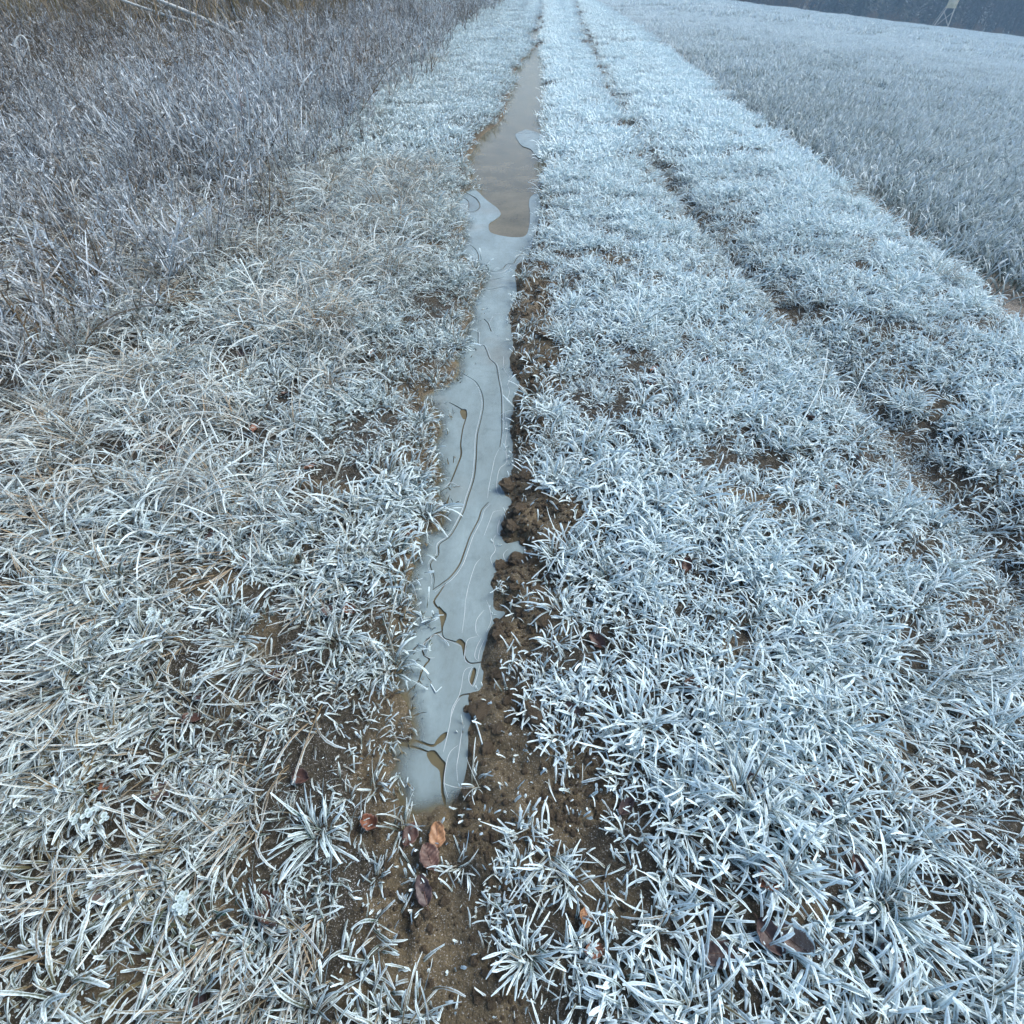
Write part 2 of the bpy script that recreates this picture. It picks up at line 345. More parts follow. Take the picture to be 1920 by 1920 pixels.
def soil_mat(name, mud, mud2, litter):
    m, n, l, b = new_mat(name)
    tc = n.new('ShaderNodeTexCoord').outputs['Object']
    n1 = noise(n, l, 9, 6, 0.7, tc); n2 = noise(n, l, 95, 5, 0.75, tc); n3 = noise(n, l, 2.2, 5, 0.65, tc)
    r = ramp(n, [(0.36, mud), (0.64, mud2)])
    n5 = noise(n, l, 34, 4, 0.7, tc)
    mx = math_(n, l, 'ADD', math_(n, l, 'MULTIPLY', n1.outputs['Fac'], 0.35), math_(n, l, 'MULTIPLY', n2.outputs['Fac'], 0.25))
    mx = math_(n, l, 'ADD', mx, math_(n, l, 'MULTIPLY', n5.outputs['Fac'], 0.4))
    l.new(mx, r.inputs[0])
    cv = attr(n, 'cover').outputs['Fac']
    rc = ramp(n, [(0.42, (0, 0, 0)), (0.62, (1, 1, 1))])
    l.new(math_(n, l, 'ADD', math_(n, l, 'MULTIPLY', n3.outputs['Fac'], 0.45), math_(n, l, 'MULTIPLY', n2.outputs['Fac'], 0.55)), rc.inputs[0])
    r2 = ramp(n, [(0.35, litter[0]), (0.55, litter[1]), (0.75, litter[2])]); l.new(n2.outputs['Fac'], r2.inputs[0])
    c = mixc(n, l, cv, r.outputs[0], r2.outputs[0])
    # scattered frost crystals
    n4 = noise(n, l, 300, 2, 0.5, tc)
    r4 = ramp(n, [(0.60, (0, 0, 0)), (0.68, (1, 1, 1))]); l.new(n4.outputs['Fac'], r4.inputs[0])
    fz = math_(n, l, 'MULTIPLY', r4.outputs[0], math_(n, l, 'MULTIPLY', rc.outputs[0], 0.75))
    c = mixc(n, l, fz, c, (0.62, 0.67, 0.70))
    l.new(c, b.inputs['Base Color']); b.inputs['Roughness'].default_value = 0.72
    b.inputs['Specular IOR Level'].default_value = 0.35
    bp = n.new('ShaderNodeBump'); bp.inputs['Strength'].default_value = 1.0; bp.inputs['Distance'].default_value = 0.03
    l.new(mx, bp.inputs['Height']); l.new(bp.outputs[0], b.inputs['Normal'])
    return m
M_SOIL = soil_mat('trodden_soil', (0.036, 0.029, 0.016), (0.175, 0.142, 0.084),
                  ((0.012, 0.011, 0.007), (0.04, 0.035, 0.022), (0.12, 0.12, 0.11)))  # litter under the turf is near black, painting shade into the gaps
M_FIELD = soil_mat('field_soil', (0.08, 0.075, 0.06), (0.17, 0.16, 0.14),
                   ((0.06, 0.09, 0.085), (0.20, 0.26, 0.26), (0.50, 0.56, 0.59)))
M_CLOD = soil_mat('wet_clod', (0.06, 0.045, 0.026), (0.21, 0.165, 0.105), ((0.05, 0.04, 0.03), (0.1, 0.08, 0.05), (0.2, 0.2, 0.2)))

# ------------------------------------------------------------------ lie of the land
PUD = catmull(PUDDLE, 4, True)
def blob(cx, cy, rx, ry, seed, n=26):
    r = random.Random(seed)
    return np.array([(cx + rx * math.cos(a) * r.uniform(.8, 1.1), cy + ry * math.sin(a) * r.uniform(.85, 1.1))
                     for a in np.linspace(0, 2 * math.pi, n, endpoint=False)])
PUD2 = blob(-0.10, 23.4, 0.22, 1.9, 3)
PUD3 = blob(0.02, 30.5, 0.16, 1.6, 4)
_ry, _rx = [p[1] for p in RUT][::-1], [p[0] for p in RUT][::-1]
_ey, _ex = [p[1] for p in EDGE][::-1], [p[0] for p in EDGE][::-1]
def rut2(y): return np.interp(y, _ry + [120, 300], _rx + [5.0, 12.0])
def edge(y): return np.interp(y, _ey + [120, 300], _ex + [6.3, 13.0])
def rut1(y): return np.interp(y, [-1, .3, 1, 2, 3, 5, 8, 14, 19, 50, 120, 300], [-.16, -.24, -.25, -.26, -.25, -.15, -.02, .02, -.05, .35, 2.5, 9.5])

def field_z(x, y):
    x = np.asarray(x, float); y = np.asarray(y, float)
    z = -0.035 - 0.0845 * np.minimum(np.maximum(x - 3, 0), 140) - 0.02 * np.maximum(x - 143, 0)
    D = np.hypot(x, y)
    z = z - 0.035 * np.maximum(D - 152, 0) * sst(152, 175, D)
    return z + 0.03 * (vn(x, y, 1.7, 21) - .5) + 0.25 * (vn(x, y, 19, 22) - .5) * sst(15, 50, D)

def land(x, y, fine=True):
    x = np.asarray(x, float); y = np.asarray(y, float)
    e = edge(y); r2 = rut2(y); r1 = rut1(y)
    near = 1 - sst(30, 80, y)
    z = 0.05 * np.exp(-((x - r1 - .85) / .42) ** 2) - 0.05 * np.exp(-((x - r2) / .17) ** 2) - .045 * (.4 + .6 * sst(2, 5, y)) * np.exp(-((x - r2) / .06) ** 2)
    z += 0.085 * np.exp(-((x - (r2 * .35 + e * .65)) / .62) ** 2)
    z -= 0.03 * np.exp(-((x - r1) / .2) ** 2)
    z += 0.07 * sst(-.5, -1.3, x) + 0.02 * np.clip(-x - 1.2, 0, 30)
    z += 0.028 * (vn(x, y, .33, 1) - .5) + 0.05 * (vn(x, y, 1.3, 2) - .5) * sst(-.6, -1.4, x)
    if fine:
        z += 0.014 * (vn(x, y, .085, 3) - .5) + 0.008 * (vn(x, y, .035, 4) - .5)
    # the bank drops to the field
    k = sst(e - .12, e + .22 + .15 * (vn(x, y, .6, 5) - .5), x)
    z = z * (1 - k) + (field_z(x, y) - .06) * k
    # puddle hollow
    m = (x > -1.0) & (x < .75) & (y > -.4) & (y < 20.5)
    if m.any():
        for poly, lo, hi in ((PUD, -.4, 20.5),):
            xm, ym = x[m], y[m]
            d = sdf(xm, ym, poly)
            right = xm > rut1(ym)
            reach = np.where(right, .05 + .05 * vn(xm, ym, .12, 6), .22)
            zi = W - .003 - .03 * sst(0, .06, -d)
            zo0 = .006 * sst(-.012, .02, d) + .007 * (vn(xm, ym, .03, 12) - .45) * sst(-.02, .01, d) * (1 - sst(.05, .2, d))
            lump = zo0 + np.where(right, .035 * (vn(xm, ym, .07, 7) - .35) * sst(.0, .03, d) * (1 - sst(.16, .3, d)), .01 * (vn(xm, ym, .05, 8) - .5) * sst(0, .05, d))
            t = sst(0, 1, d / reach)
            zo = (W - .003) * (1 - t) + np.maximum(z[m], W + .008) * t + lump
            z[m] = np.where(d < 0, zi + zo0, zo)
    m = (np.abs(x) < .8) & (y > 20.5) & (y < 33)
    if m.any():
        xm, ym = x[m], y[m]
        d = np.minimum(sdf(xm, ym, PUD2), sdf(xm, ym, PUD3))
        t = sst(0, 1, d / .15)
        z[m] = np.where(d < 0, W - .02, (W - .003) * (1 - t) + np.maximum(z[m], W + .005) * t)
    return z

MUDP = [catmull(p, 3, True) for p in MUD]
def bare(x, y):
    """1 on bare mud, 0 where the turf is closed"""
    x = np.asarray(x, float); y = np.asarray(y, float)
    b = np.zeros(x.shape)
    m = (x > -1.6) & (x < .8) & (y > -.5) & (y < 4.5)
    if m.any():
        bm = np.zeros(m.sum())
        for k, p in enumerate(MUDP):
            d = sdf(x[m], y[m], p) + .14 * (vn(x[m], y[m], .07, 31) - .42)
            bm = np.maximum(bm, (1 - sst(-.04, .03, d)) * (.86 if k < 1 else .97 if k < 2 else .45 if k < 3 else .45 if k < 4 else .2))
        b[m] = bm
    r2 = rut2(y)
    b = np.maximum(b, .7 * np.exp(-((x - r2) / .10) ** 2) * (.3 + .7 * sst(4, 7, y)) * sst(.55, .75, vn(x, y, .5, 32)) * (1 - sst(16, 30, y)))
    b = np.maximum(b, (.3 + .64 * sst(2.5, 5.0, y)) * np.exp(-((x - r2 - .03 * np.sin(y * 1.3)) / .075) ** 2))
    b = np.maximum(b, .2 * np.exp(-((x - r2 + .02) / .2) ** 2) * (1 - sst(8, 16, y)))
    # soil showing through worn turf
    b = np.maximum(b, .7 * sst(.76, .86, vn(x, y, .16, 33)) * (1 - sst(4, 9, y)) * sst(-2.2, -1.4, x))
    return b

def lines(a, b, step, lo, hi, grow):
    v = list(np.arange(a, b, step)); s = step; q = v[-1]
    while q < hi: s *= grow; q += s; v.append(q)
    s = step; q = v[0]
    while q > lo: s *= grow; q -= s; v.insert(0, q)
    return np.array(v)

def sheet(name, xs, ys, fz, mat, cover):
    X, Y = np.meshgrid(xs, ys)
    x, y = X.ravel(), Y.ravel()
    z = fz(x, y)
    i = np.arange(len(x)).reshape(X.shape)
    q = np.stack([i[:-1, :-1], i[:-1, 1:], i[1:, 1:], i[1:, :-1]], -1).reshape(-1, 4)
    me = mesh_np(name, np.stack([x, y, z], 1), q, mat, {'cover': cover(x, y)})
    return obj(name, me)

gx = lines(-.62, .32, .0105, -330, 330, 1.06)
gy = lines(-.35, 2.1, .0125, -40, 400, 1.021)
ground = sheet('ground', gx, gy, land, M_SOIL, lambda x, y: (1 - bare(x, y)) * np.where((x > -.9) & (x < .6) & (y < 20), sst(.0, .12, sdf(x, y, PUD)), 1.0))
tag(ground, 'brown trodden soil of the farm track under the frosted turf', kind='structure')

fx = np.concatenate([np.arange(0, 12, .15), 12 + np.cumsum(.15 * 1.05 ** np.arange(1, 92))])
fy = lines(0, 8, .16, -38, 260, 1.045)
X, Y = np.meshgrid(fx, fy)
Xe = edge(Y.ravel()).reshape(Y.shape) + .10 + X
x, y = Xe.ravel(), Y.ravel()
i = np.arange(len(x)).reshape(X.shape)
q = np.stack([i[:-1, :-1], i[:-1, 1:], i[1:, 1:], i[1:, :-1]], -1).reshape(-1, 4)
field = obj('field', mesh_np('field', np.stack([x, y, field_z(x, y)], 1), q, M_FIELD, {'cover': sst(.15, 1.0, X.ravel() + .8 * vn(x, y, .7, 9) - .4)}))
tag(field, 'frosted field of young winter wheat sloping away right of the track', kind='structure')

# ------------------------------------------------------------------ the frozen puddle in the left wheel rut
def ice_material():
    m, n, l, b = new_mat('grey_ice')
    tc = n.new('ShaderNodeTexCoord').outputs['Object']
    mp = n.new('ShaderNodeMapping'); mp.inputs['Scale'].default_value = (1.6, .55, 1); l.new(tc, mp.inputs[0])
    n1 = noise(n, l, 5, 4, .55, mp.outputs[0]); n2 = noise(n, l, 60, 5, .7, mp.outputs[0]); n3 = noise(n, l, 2.6, 3, .5, tc)
    mx = math_(n, l, 'ADD', math_(n, l, 'MULTIPLY', n1.outputs['Fac'], .75), math_(n, l, 'MULTIPLY', n2.outputs['Fac'], .25))
    r = ramp(n, [(.30, (.165, .212, .215)), (.5, (.205, .272, .285)), (.72, (.27, .355, .372))]); l.new(mx, r.inputs[0])
    rb = ramp(n, [(.55, (0, 0, 0)), (.75, (1, 1, 1))]); l.new(n3.outputs['Fac'], rb.inputs[0])
    c = mixc(n, l, math_(n, l, 'MULTIPLY', rb.outputs[0], .3), r.outputs[0], (.235, .215, .175))
    v = n.new('ShaderNodeTexNoise'); v.inputs['Scale'].default_value = 420; l.new(tc, v.inputs[0])
    rv = ramp(n, [(.70, (0, 0, 0)), (.76, (1, 1, 1))]); l.new(v.outputs[0], rv.inputs[0])
    c = mixc(n, l, math_(n, l, 'MULTIPLY', rv.outputs[0], .35), c, (.62, .66, .68))
    oi = n.new('ShaderNodeObjectInfo'); hv = n.new('ShaderNodeHueSaturation'); l.new(c, hv.inputs['Color'])
    l.new(math_(n, l, 'ADD', math_(n, l, 'MULTIPLY', oi.outputs['Random'], .3), .86), hv.inputs['Value']); c = hv.outputs[0]
    l.new(c, b.inputs['Base Color'])
    rr = ramp(n, [(.3, (.07, .07, .07)), (.7, (.2, .2, .2))]); l.new(n1.outputs['Fac'], rr.inputs[0])
    l.new(rr.outputs[0], b.inputs['Roughness']); b.inputs['IOR'].default_value = 1.31
    bp = n.new('ShaderNodeBump'); bp.inputs['Strength'].default_value = .12; bp.inputs['Distance'].default_value = .004
    l.new(mx, bp.inputs['Height']); l.new(bp.outputs[0], b.inputs['Normal'])
    # clear where it is thin near the left shore
    n5 = noise(n, l, 22, 4, .65, tc)
    th = math_(n, l, 'ADD', math_(n, l, 'MULTIPLY', attr(n, 'thin').outputs['Fac'], 1.25), math_(n, l, 'MULTIPLY', math_(n, l, 'SUBTRACT', n5.outputs['Fac'], .5), .8))
    al = math_(n, l, 'SUBTRACT', .93, math_(n, l, 'MULTIPLY', math_(n, l, 'MAXIMUM', th, 0.0), .8), True)
    l.new(al, b.inputs['Alpha'])
    return m
M_ICE = ice_material()

def water_material():
    m, n, l, b = new_mat('muddy_clear_ice')
    tc = n.new('ShaderNodeTexCoord').outputs['Object']
    n1 = noise(n, l, 4, 4, .6, tc); n2 = noise(n, l, 45, 4, .6, tc)
    r = ramp(n, [(.35, (.078, .07, .038)), (.68, (.16, .142, .088))])
    l.new(math_(n, l, 'ADD', math_(n, l, 'MULTIPLY', n1.outputs['Fac'], .7), math_(n, l, 'MULTIPLY', n2.outputs['Fac'], .3)), r.inputs[0])
    l.new(r.outputs[0], b.inputs['Base Color']); b.inputs['Roughness'].default_value = .12; b.inputs['IOR'].default_value = 1.27
    bp = n.new('ShaderNodeBump'); bp.inputs['Strength'].default_value = .06; bp.inputs['Distance'].default_value = .004
    l.new(n2.outputs['Fac'], bp.inputs['Height']); l.new(bp.outputs[0], b.inputs['Normal'])
    return m
M_WATER = water_material()
m, n, l, b = new_mat('white_frost_line'); b.inputs['Base Color'].default_value = (.43, .49, .515, 1); b.inputs['Roughness'].default_value = .5
M_RIM = m

def prism(poly, z0, z1):
    bm = bmesh.new()
    vs = [bm.verts.new((p[0], p[1], z1)) for p in poly]
    f = bm.faces.new(vs)
    f.normal_update()
    if f.normal.z < 0: f.normal_flip()
    r = bmesh.ops.extrude_face_region(bm, geom=[f])
    bmesh.ops.translate(bm, verts=[g for g in r['geom'] if isinstance(g, bmesh.types.BMVert)], vec=(0, 0, z0 - z1))
    bmesh.ops.triangulate(bm, faces=bm.faces[:])
    bmesh.ops.recalc_face_normals(bm, faces=bm.faces[:])
    me = bpy.data.meshes.new('cut'); bm.to_mesh(me); bm.free()
    return me

def flat(name, poly, z, mat):
    bm = bmesh.new(); f = bm.faces.new([bm.verts.new((p[0], p[1], z)) for p in poly]); f.normal_update()
    if f.normal.z < 0: f.normal_flip()
    bmesh.ops.triangulate(bm, faces=bm.faces[:])
    me = bpy.data.meshes.new(name); bm.to_mesh(me); bm.free(); me.materials.append(mat)
    return me

def grown(poly, d):
    P = np.array(poly); T = np.roll(P, -1, 0) - np.roll(P, 1, 0); T /= np.linalg.norm(T, axis=1)[:, None] + 1e-9
    N = np.stack([T[:, 1], -T[:, 0]], 1)
    area = np.sum(P[:, 0] * np.roll(P[:, 1], -1) - np.roll(P[:, 0], -1) * P[:, 1])
    return P + N * d * (1 if area > 0 else -1)

puddle = obj('frozen_puddle', flat('frozen_puddle', grown(PUD, .012), W - .0045, M_WATER))
tag(puddle, 'long frozen puddle filling the left wheel rut, brown clear ice and grey plates', kind='structure')
for nm, pp in (('frozen_puddle', PUD2), ('frozen_puddle', PUD3)):
    o = obj(nm, flat(nm, grown(pp, .01), W - .001, M_WATER))
    tag(o, 'small far frozen puddle further up the left wheel rut', kind='structure')

def ribbon_poly(line, w, seed):
    P = catmull(line, 5); r = random.Random(seed)
    T = np.gradient(P, axis=0); T /= np.linalg.norm(T, axis=1)[:, None] + 1e-9
    N = np.stack([-T[:, 1], T[:, 0]], 1)
    k = np.linspace(0, 1, len(P))
    ww = w * .5 * (.45 + .55 * np.sin(np.pi * np.clip(k, .03, .97)) ** .5) * np.array([.75 + .6 * vn(np.array([q * 7 + seed * 3.1]), np.array([.5]), 1, seed)[0] for q in k])
    return np.concatenate([P + N * ww[:, None], (P - N * ww[:, None])[::-1]])

cutcol = bpy.data.collections.new('cutters')
COL.children.link(cutcol)
for k, (w, line) in enumerate(CRACKS):
    o = bpy.data.objects.new('cut', prism(ribbon_poly(line, w, k + 1), W - .03, W + .03)); cutcol.objects.link(o)
for k, h in enumerate(HOLES):
    o = bpy.data.objects.new('cut', prism(catmull(h, 4, True), W - .03, W + .03 + .001 * k)); cutcol.objects.link(o)
sheet_o = obj('ice_sheet_uncut', prism(grown(PUD, .011), W - .003, W + .0012))
md = sheet_o.modifiers.new('cut', 'BOOLEAN'); md.operation = 'DIFFERENCE'; md.operand_type = 'COLLECTION'; md.collection = cutcol; md.solver = 'EXACT'
dg = bpy.context.evaluated_depsgraph_get()
cut_me = bpy.data.meshes.new_from_object(sheet_o.evaluated_get(dg))
bpy.data.objects.remove(sheet_o)
for o in list(cutcol.objects): bpy.data.objects.remove(o)
bpy.data.collections.remove(cutcol)
bm = bmesh.new(); bm.from_mesh(cut_me)
todo = set(bm.verts); n_pl = 0
while todo:
    seed_v = todo.pop(); comp = {seed_v}; st = [seed_v]
    while st:
        v = st.pop()
        for e in v.link_edges:
            u = e.other_vert(v)
            if u in todo: todo.discard(u); comp.add(u); st.append(u)
    fs = {f for v in comp for f in v.link_faces}
    area = sum(f.calc_area() for f in fs)
    if area < 4e-4: continue
    idx = {v: k for k, v in enumerate(comp)}
    me = bpy.data.meshes.new('ice_plate')
    me.from_pydata([v.co[:] for v in idx], [], [[idx[v] for v in f.verts] for f in fs]); me.update()
    b2 = bmesh.new(); b2.from_mesh(me); bmesh.ops.triangulate(b2, faces=b2.faces[:])
    for cut in range(7):
        le = [e for e in b2.edges if e.calc_length() > .022 + .012 * max(0, e.verts[0].co.y - 1.2)]
        if not le: break
        bmesh.ops.subdivide_edges(b2, edges=le, cuts=1); bmesh.ops.triangulate(b2, faces=[f for f in b2.faces if len(f.verts) > 3])
    b2.to_mesh(me); b2.free()
    co = np.empty(len(me.vertices) * 3, np.float32); me.vertices.foreach_get('co', co); co = co.reshape(-1, 3)
    dd = -sdf(co[:, 0], co[:, 1], PUD); lf = sst(.02, -.06, co[:, 0] - rut1(co[:, 1]) - .03); lf = np.maximum(lf, 1 - sst(.34, .42, co[:, 1]))
    thin = lf * (1 - sst(.0, .05 + .05 * vn(co[:, 0], co[:, 1], .11, 71), dd))
    a_ = me.attributes.new('thin', 'FLOAT', 'POINT'); a_.data.foreach_set('value', thin.astype(np.float32))
    me.materials.append(M_ICE)
    o = obj('ice_plate', me, puddle); o.location.z = random.uniform(-.0006, .0006); n_pl += 1
bm.free()
print('ice plates', n_pl)

def tube(P, rad, sides=5, cap=True):
    """tapered tube along points; rad scalar or list -> V, quads"""
    P = np.array(P, float); nP = len(P)
    rad = np.full(nP, rad) if np.isscalar(rad) else np.array(rad, float)
    T = np.gradient(P, axis=0); T /= np.linalg.norm(T, axis=1)[:, None] + 1e-9
    ref = np.where(np.abs(T[:, 2:3]) > .9, np.array([[1., 0, 0]]), np.array([[0, 0, 1.]]))
    A = np.cross(T, ref); A /= np.linalg.norm(A, axis=1)[:, None] + 1e-9
    B = np.cross(T, A)
    a = np.linspace(0, 2 * np.pi, sides, endpoint=False)
    V = (P[:, None] + rad[:, None, None] * (np.cos(a)[None, :, None] * A[:, None] + np.sin(a)[None, :, None] * B[:, None])).reshape(-1, 3)
    i = np.arange(nP * sides).reshape(nP, sides)
    j = np.roll(i, -1, 1)
    q = np.stack([i[:-1], j[:-1], j[1:], i[1:]], -1).reshape(-1, 4)
    return V, q

def joinparts(parts):
    V = []; Q = []; o = 0
    for v, q in parts:
        V.append(v); Q.append(q + o); o += len(v)
    return np.concatenate(V), np.concatenate(Q)

def offset(line, d):
    P = catmull(line, 4); T = np.gradient(P, axis=0); T /= np.linalg.norm(T, axis=1)[:, None] + 1e-9
    return P + np.stack([-T[:, 1], T[:, 0]], 1) * d
CONTOUR = [list(offset(CRACKS[k][1], d)) for k, d in ((0, -.009), (1, .008), (2, .012), (4, -.035))]
for line in RIMS + CONTOUR:
    P = catmull(line, 6 if len(line) < 14 else 2)
    P3 = np.column_stack([P, np.full(len(P), W + .0008)])
    v, q = tube(P3, (.0003 + .0011 * np.sin(np.linspace(0.15, 3.0, len(P))) ** .7) * (.6 + .8 * vn(np.arange(len(P)) * .31 + P[0, 0] * 50, np.zeros(len(P)), 1, 77)), 4)
    obj('frost_line', mesh_np('frost_line', v, q, M_RIM), puddle)
m, n, l, b = new_mat('pale_ice_scratch'); b.inputs['Base Color'].default_value = (.355, .40, .42, 1); b.inputs['Roughness'].default_value = .35
for k, line in enumerate([]):
    poly = ribbon_poly(line, .012 if k in (0, 2) else .006, 50 + k)
    me = flat('ice_scratch', poly, W + .0021, m)
    obj('ice_scratch', me, puddle)

# ------------------------------------------------------------------ plant meshes (sources for the turf)
def blades(root, az, L, w, e0, bend, seg=5, across=2, fr=.5, st=0., curl=0., tw=0., zmin=.004, z0=0.):
    n = len(L); s = np.linspace(0, 1, seg + 1)
    fr = np.broadcast_to(fr, n); st = np.broadcast_to(st, n); curl = np.broadcast_to(curl, n); tw = np.broadcast_to(tw, n)
    th = e0[:, None] + bend[:, None] * s[None] ** 1.25
    A = az[:, None] + curl[:, None] * s[None]
    ds = L[:, None] / seg
    dx = np.sin(th) * np.cos(A) * ds; dy = np.sin(th) * np.sin(A) * ds; dz = np.cos(th) * ds
    cs = lambda d: np.concatenate([np.zeros((n, 1)), np.cumsum(d[:, :-1], 1)], 1)
    cx = root[:, :1] + cs(dx); cy = root[:, 1:2] + cs(dy); cz = np.maximum(cs(dz), zmin * s[None]) + z0
    C = np.stack([cx, cy, cz], -1)
    side = np.stack([-np.sin(A), np.cos(A), np.zeros_like(A)], -1)
    nor = np.stack([-np.cos(th) * np.cos(A), -np.cos(th) * np.sin(A), np.sin(th)], -1)
    t = (tw[:, None] * s[None])[..., None]
    sd = side * np.cos(t) + nor * np.sin(t); nn = nor * np.cos(t) - side * np.sin(t)
    prof = np.clip(.7 + .9 * s, 0, 1) * np.where(s > .88, 1 - (s - .88) / .12 * .4, 1)
    hw = w[:, None] * .5 * prof[None] * (1 + .38 * rng.uniform(-1, 1, (n, seg + 1)))
    hw = hw[..., None]
    if across == 2:
        P = np.stack([C - sd * hw + nn * hw * -.45, C, C + sd * hw + nn * hw * -.45], 2); eg = np.array([1., 0., 1.])
    else:
        P = np.stack([C - sd * hw, C + sd * hw], 2); eg = np.array([.45, .75])
    k = P.shape[2]
    F = fr[:, None, None] - .84 + .72 * eg[None, None] + .85 * s[None, :, None] + rng.uniform(-.1, .1, P.shape[:3])  # frost thins towards the root, steepened to paint dark gaps between blades
    Sx = np.broadcast_to(st[:, None, None], P.shape[:3])
    i = np.arange(n * (seg + 1) * k).reshape(n, seg + 1, k)
    q = np.stack([i[:, :-1, :-1], i[:, :-1, 1:], i[:, 1:, 1:], i[:, 1:, :-1]], -1).reshape(-1, 4)
    return P.reshape(-1, 3), q, F.ravel(), Sx.ravel()

U = lambda a, b, n: rng.uniform(a, b, n)
def disc(n, r):
    a = U(0, 2 * np.pi, n); q = r * np.sqrt(U(0, 1, n))
    return np.stack([q * np.cos(a), q * np.sin(a)], 1)

def plant_mesh(name, parts, mat):
    V, Q = joinparts([(p[0], p[1]) for p in parts])
    return mesh_np(name, V, Q, mat, {'fr': np.concatenate([p[2] for p in parts]), 'st': np.concatenate([p[3] for p in parts])})

def tuft_short(n, r, l0, l1, w0=.0036, w1=.0062, seg=6, across=2, st=(0, .35), e=(.15, 1.0), b=(.5, 2.0), fr=(.4, .8), sp=.9):
    root = disc(n, r)
    az = np.arctan2(root[:, 1], root[:, 0]) + rng.normal(0, sp, n)
    return blades(root, az, l0 + (l1 - l0) * U(0, 1, n) ** 1.3, U(w0, w1, n), U(*e, n), U(*b, n), seg, across, U(*fr, n), np.where(U(0, 1, n) < .14, U(.7, 1.1, n), U(*st, n)), rng.normal(0, .5, n), rng.normal(0, .8, n))

def tuft_straw(n, r, l0, l1, spread=.9, e=(.3, 1.1), b=(.5, 1.6), st=(.55, 1), fr=(.25, .65), w=(.0028, .0052), seg=8, across=2, main=0.):
    root = disc(n, r)
    az = main + rng.normal(0, spread, n)
    return blades(root, az, U(l0, l1, n), U(*w, n), U(*e, n), U(*b, n), seg, across, U(*fr, n), U(*st, n), rng.normal(0, .7, n), rng.normal(0, 1.0, n))

def src(name, parts, mat):
    o = bpy.data.objects.new(name, plant_mesh(name, parts, mat))   # never linked: only its mesh is scattered
    return o

SHORT = [src('turf_tuft', [tuft_short(int(rng.integers(18, 30)), U(.022, .04, 1)[0], .028, U(.07, .105, 1)[0])], M_GRASS) for _ in range(9)]
SHORT += [src('turf_tuft', [tuft_short(16, .03, .04, .13, st=(.1, .6)), tuft_straw(5, .03, .09, .18, 3)], M_GRASS) for _ in range(6)]
SHORT += [src('turf_tuft', [tuft_short(int(rng.integers(22, 34)), U(.06, .10, 1)[0], .02, U(.06, .10, 1)[0], sp=3, st=(0, .6), e=(.2, 1.3))], M_GRASS) for _ in range(26)]
LUSH = [src('turf_tuft', [tuft_short(int(rng.integers(26, 40)), .035, .055, U(.12, .16, 1)[0], .0036, .0062, seg=7, e=(.2, .9), b=(.7, 2.0))], M_GRASS) for _ in range(8)]
SPARSE = [src('turf_tuft', [tuft_short(int(rng.integers(3, 8)), .04, .010, .04, .003, .0055, st=(0, .7), fr=(.4, .9), e=(.05, .7), b=(0, 1.2))], M_GRASS) for _ in range(8)]
STRAW = [src('straw_tuft', [tuft_straw(int(rng.integers(16, 26)), .05, .16, U(.30, .46, 1)[0], 1.3, b=(.7, 2.4)), tuft_short(8, .04, .06, .13)], M_STRAW) for _ in range(10)]
FLATSTRAW = [src('straw_tuft', [tuft_straw(int(rng.integers(14, 22)), .06, .08, .20, .5, e=(.8, 1.35), b=(.1, .6), st=(.4, 1), fr=(.15, .5), seg=6)], M_STRAW) for _ in range(8)]
PATCH = [src('turf_patch', [tuft_short(70, .17, .045, .11, .0055, .0095, seg=4, across=1, st=(0, .4))], M_GRASS) for _ in range(8)]
for o in PATCH: pass
FAR = [src('turf_patch', [tuft_short(120, .3, .05, .12, .008, .014, seg=3, across=1, st=(0, .35), e=(.1, .9))], M_GRASS) for _ in range(5)]
def wheat(n, r, l0, l1, w, seg, across=1):
    root = disc(n, r); root[:, 0] = np.round(root[:, 0] / .115) * .115 + rng.normal(0, .014, n)
    return blades(root, U(0, 6.3, n), U(l0, l1, n), U(w * .7, w * 1.2, n), U(.05, .65, n), U(.2, 1.5, n), seg, across, U(.25, .6, n), U(0, 1, n), rng.normal(0, .5, n), rng.normal(0, .9, n))
WHEAT = [src('wheat_patch', [wheat(130, .34, .09, .19, .008, 4)], M_WHEAT) for _ in range(6)]
WHEATF = [src('wheat_patch', [wheat(420, 1.0, .09, .17, .014, 3)], M_WHEAT) for _ in range(5)]
WHEATX = [src('wheat_patch', [wheat(600, 3.2, .14, .25, .05, 2)], M_WHEAT) for _ in range(4)]

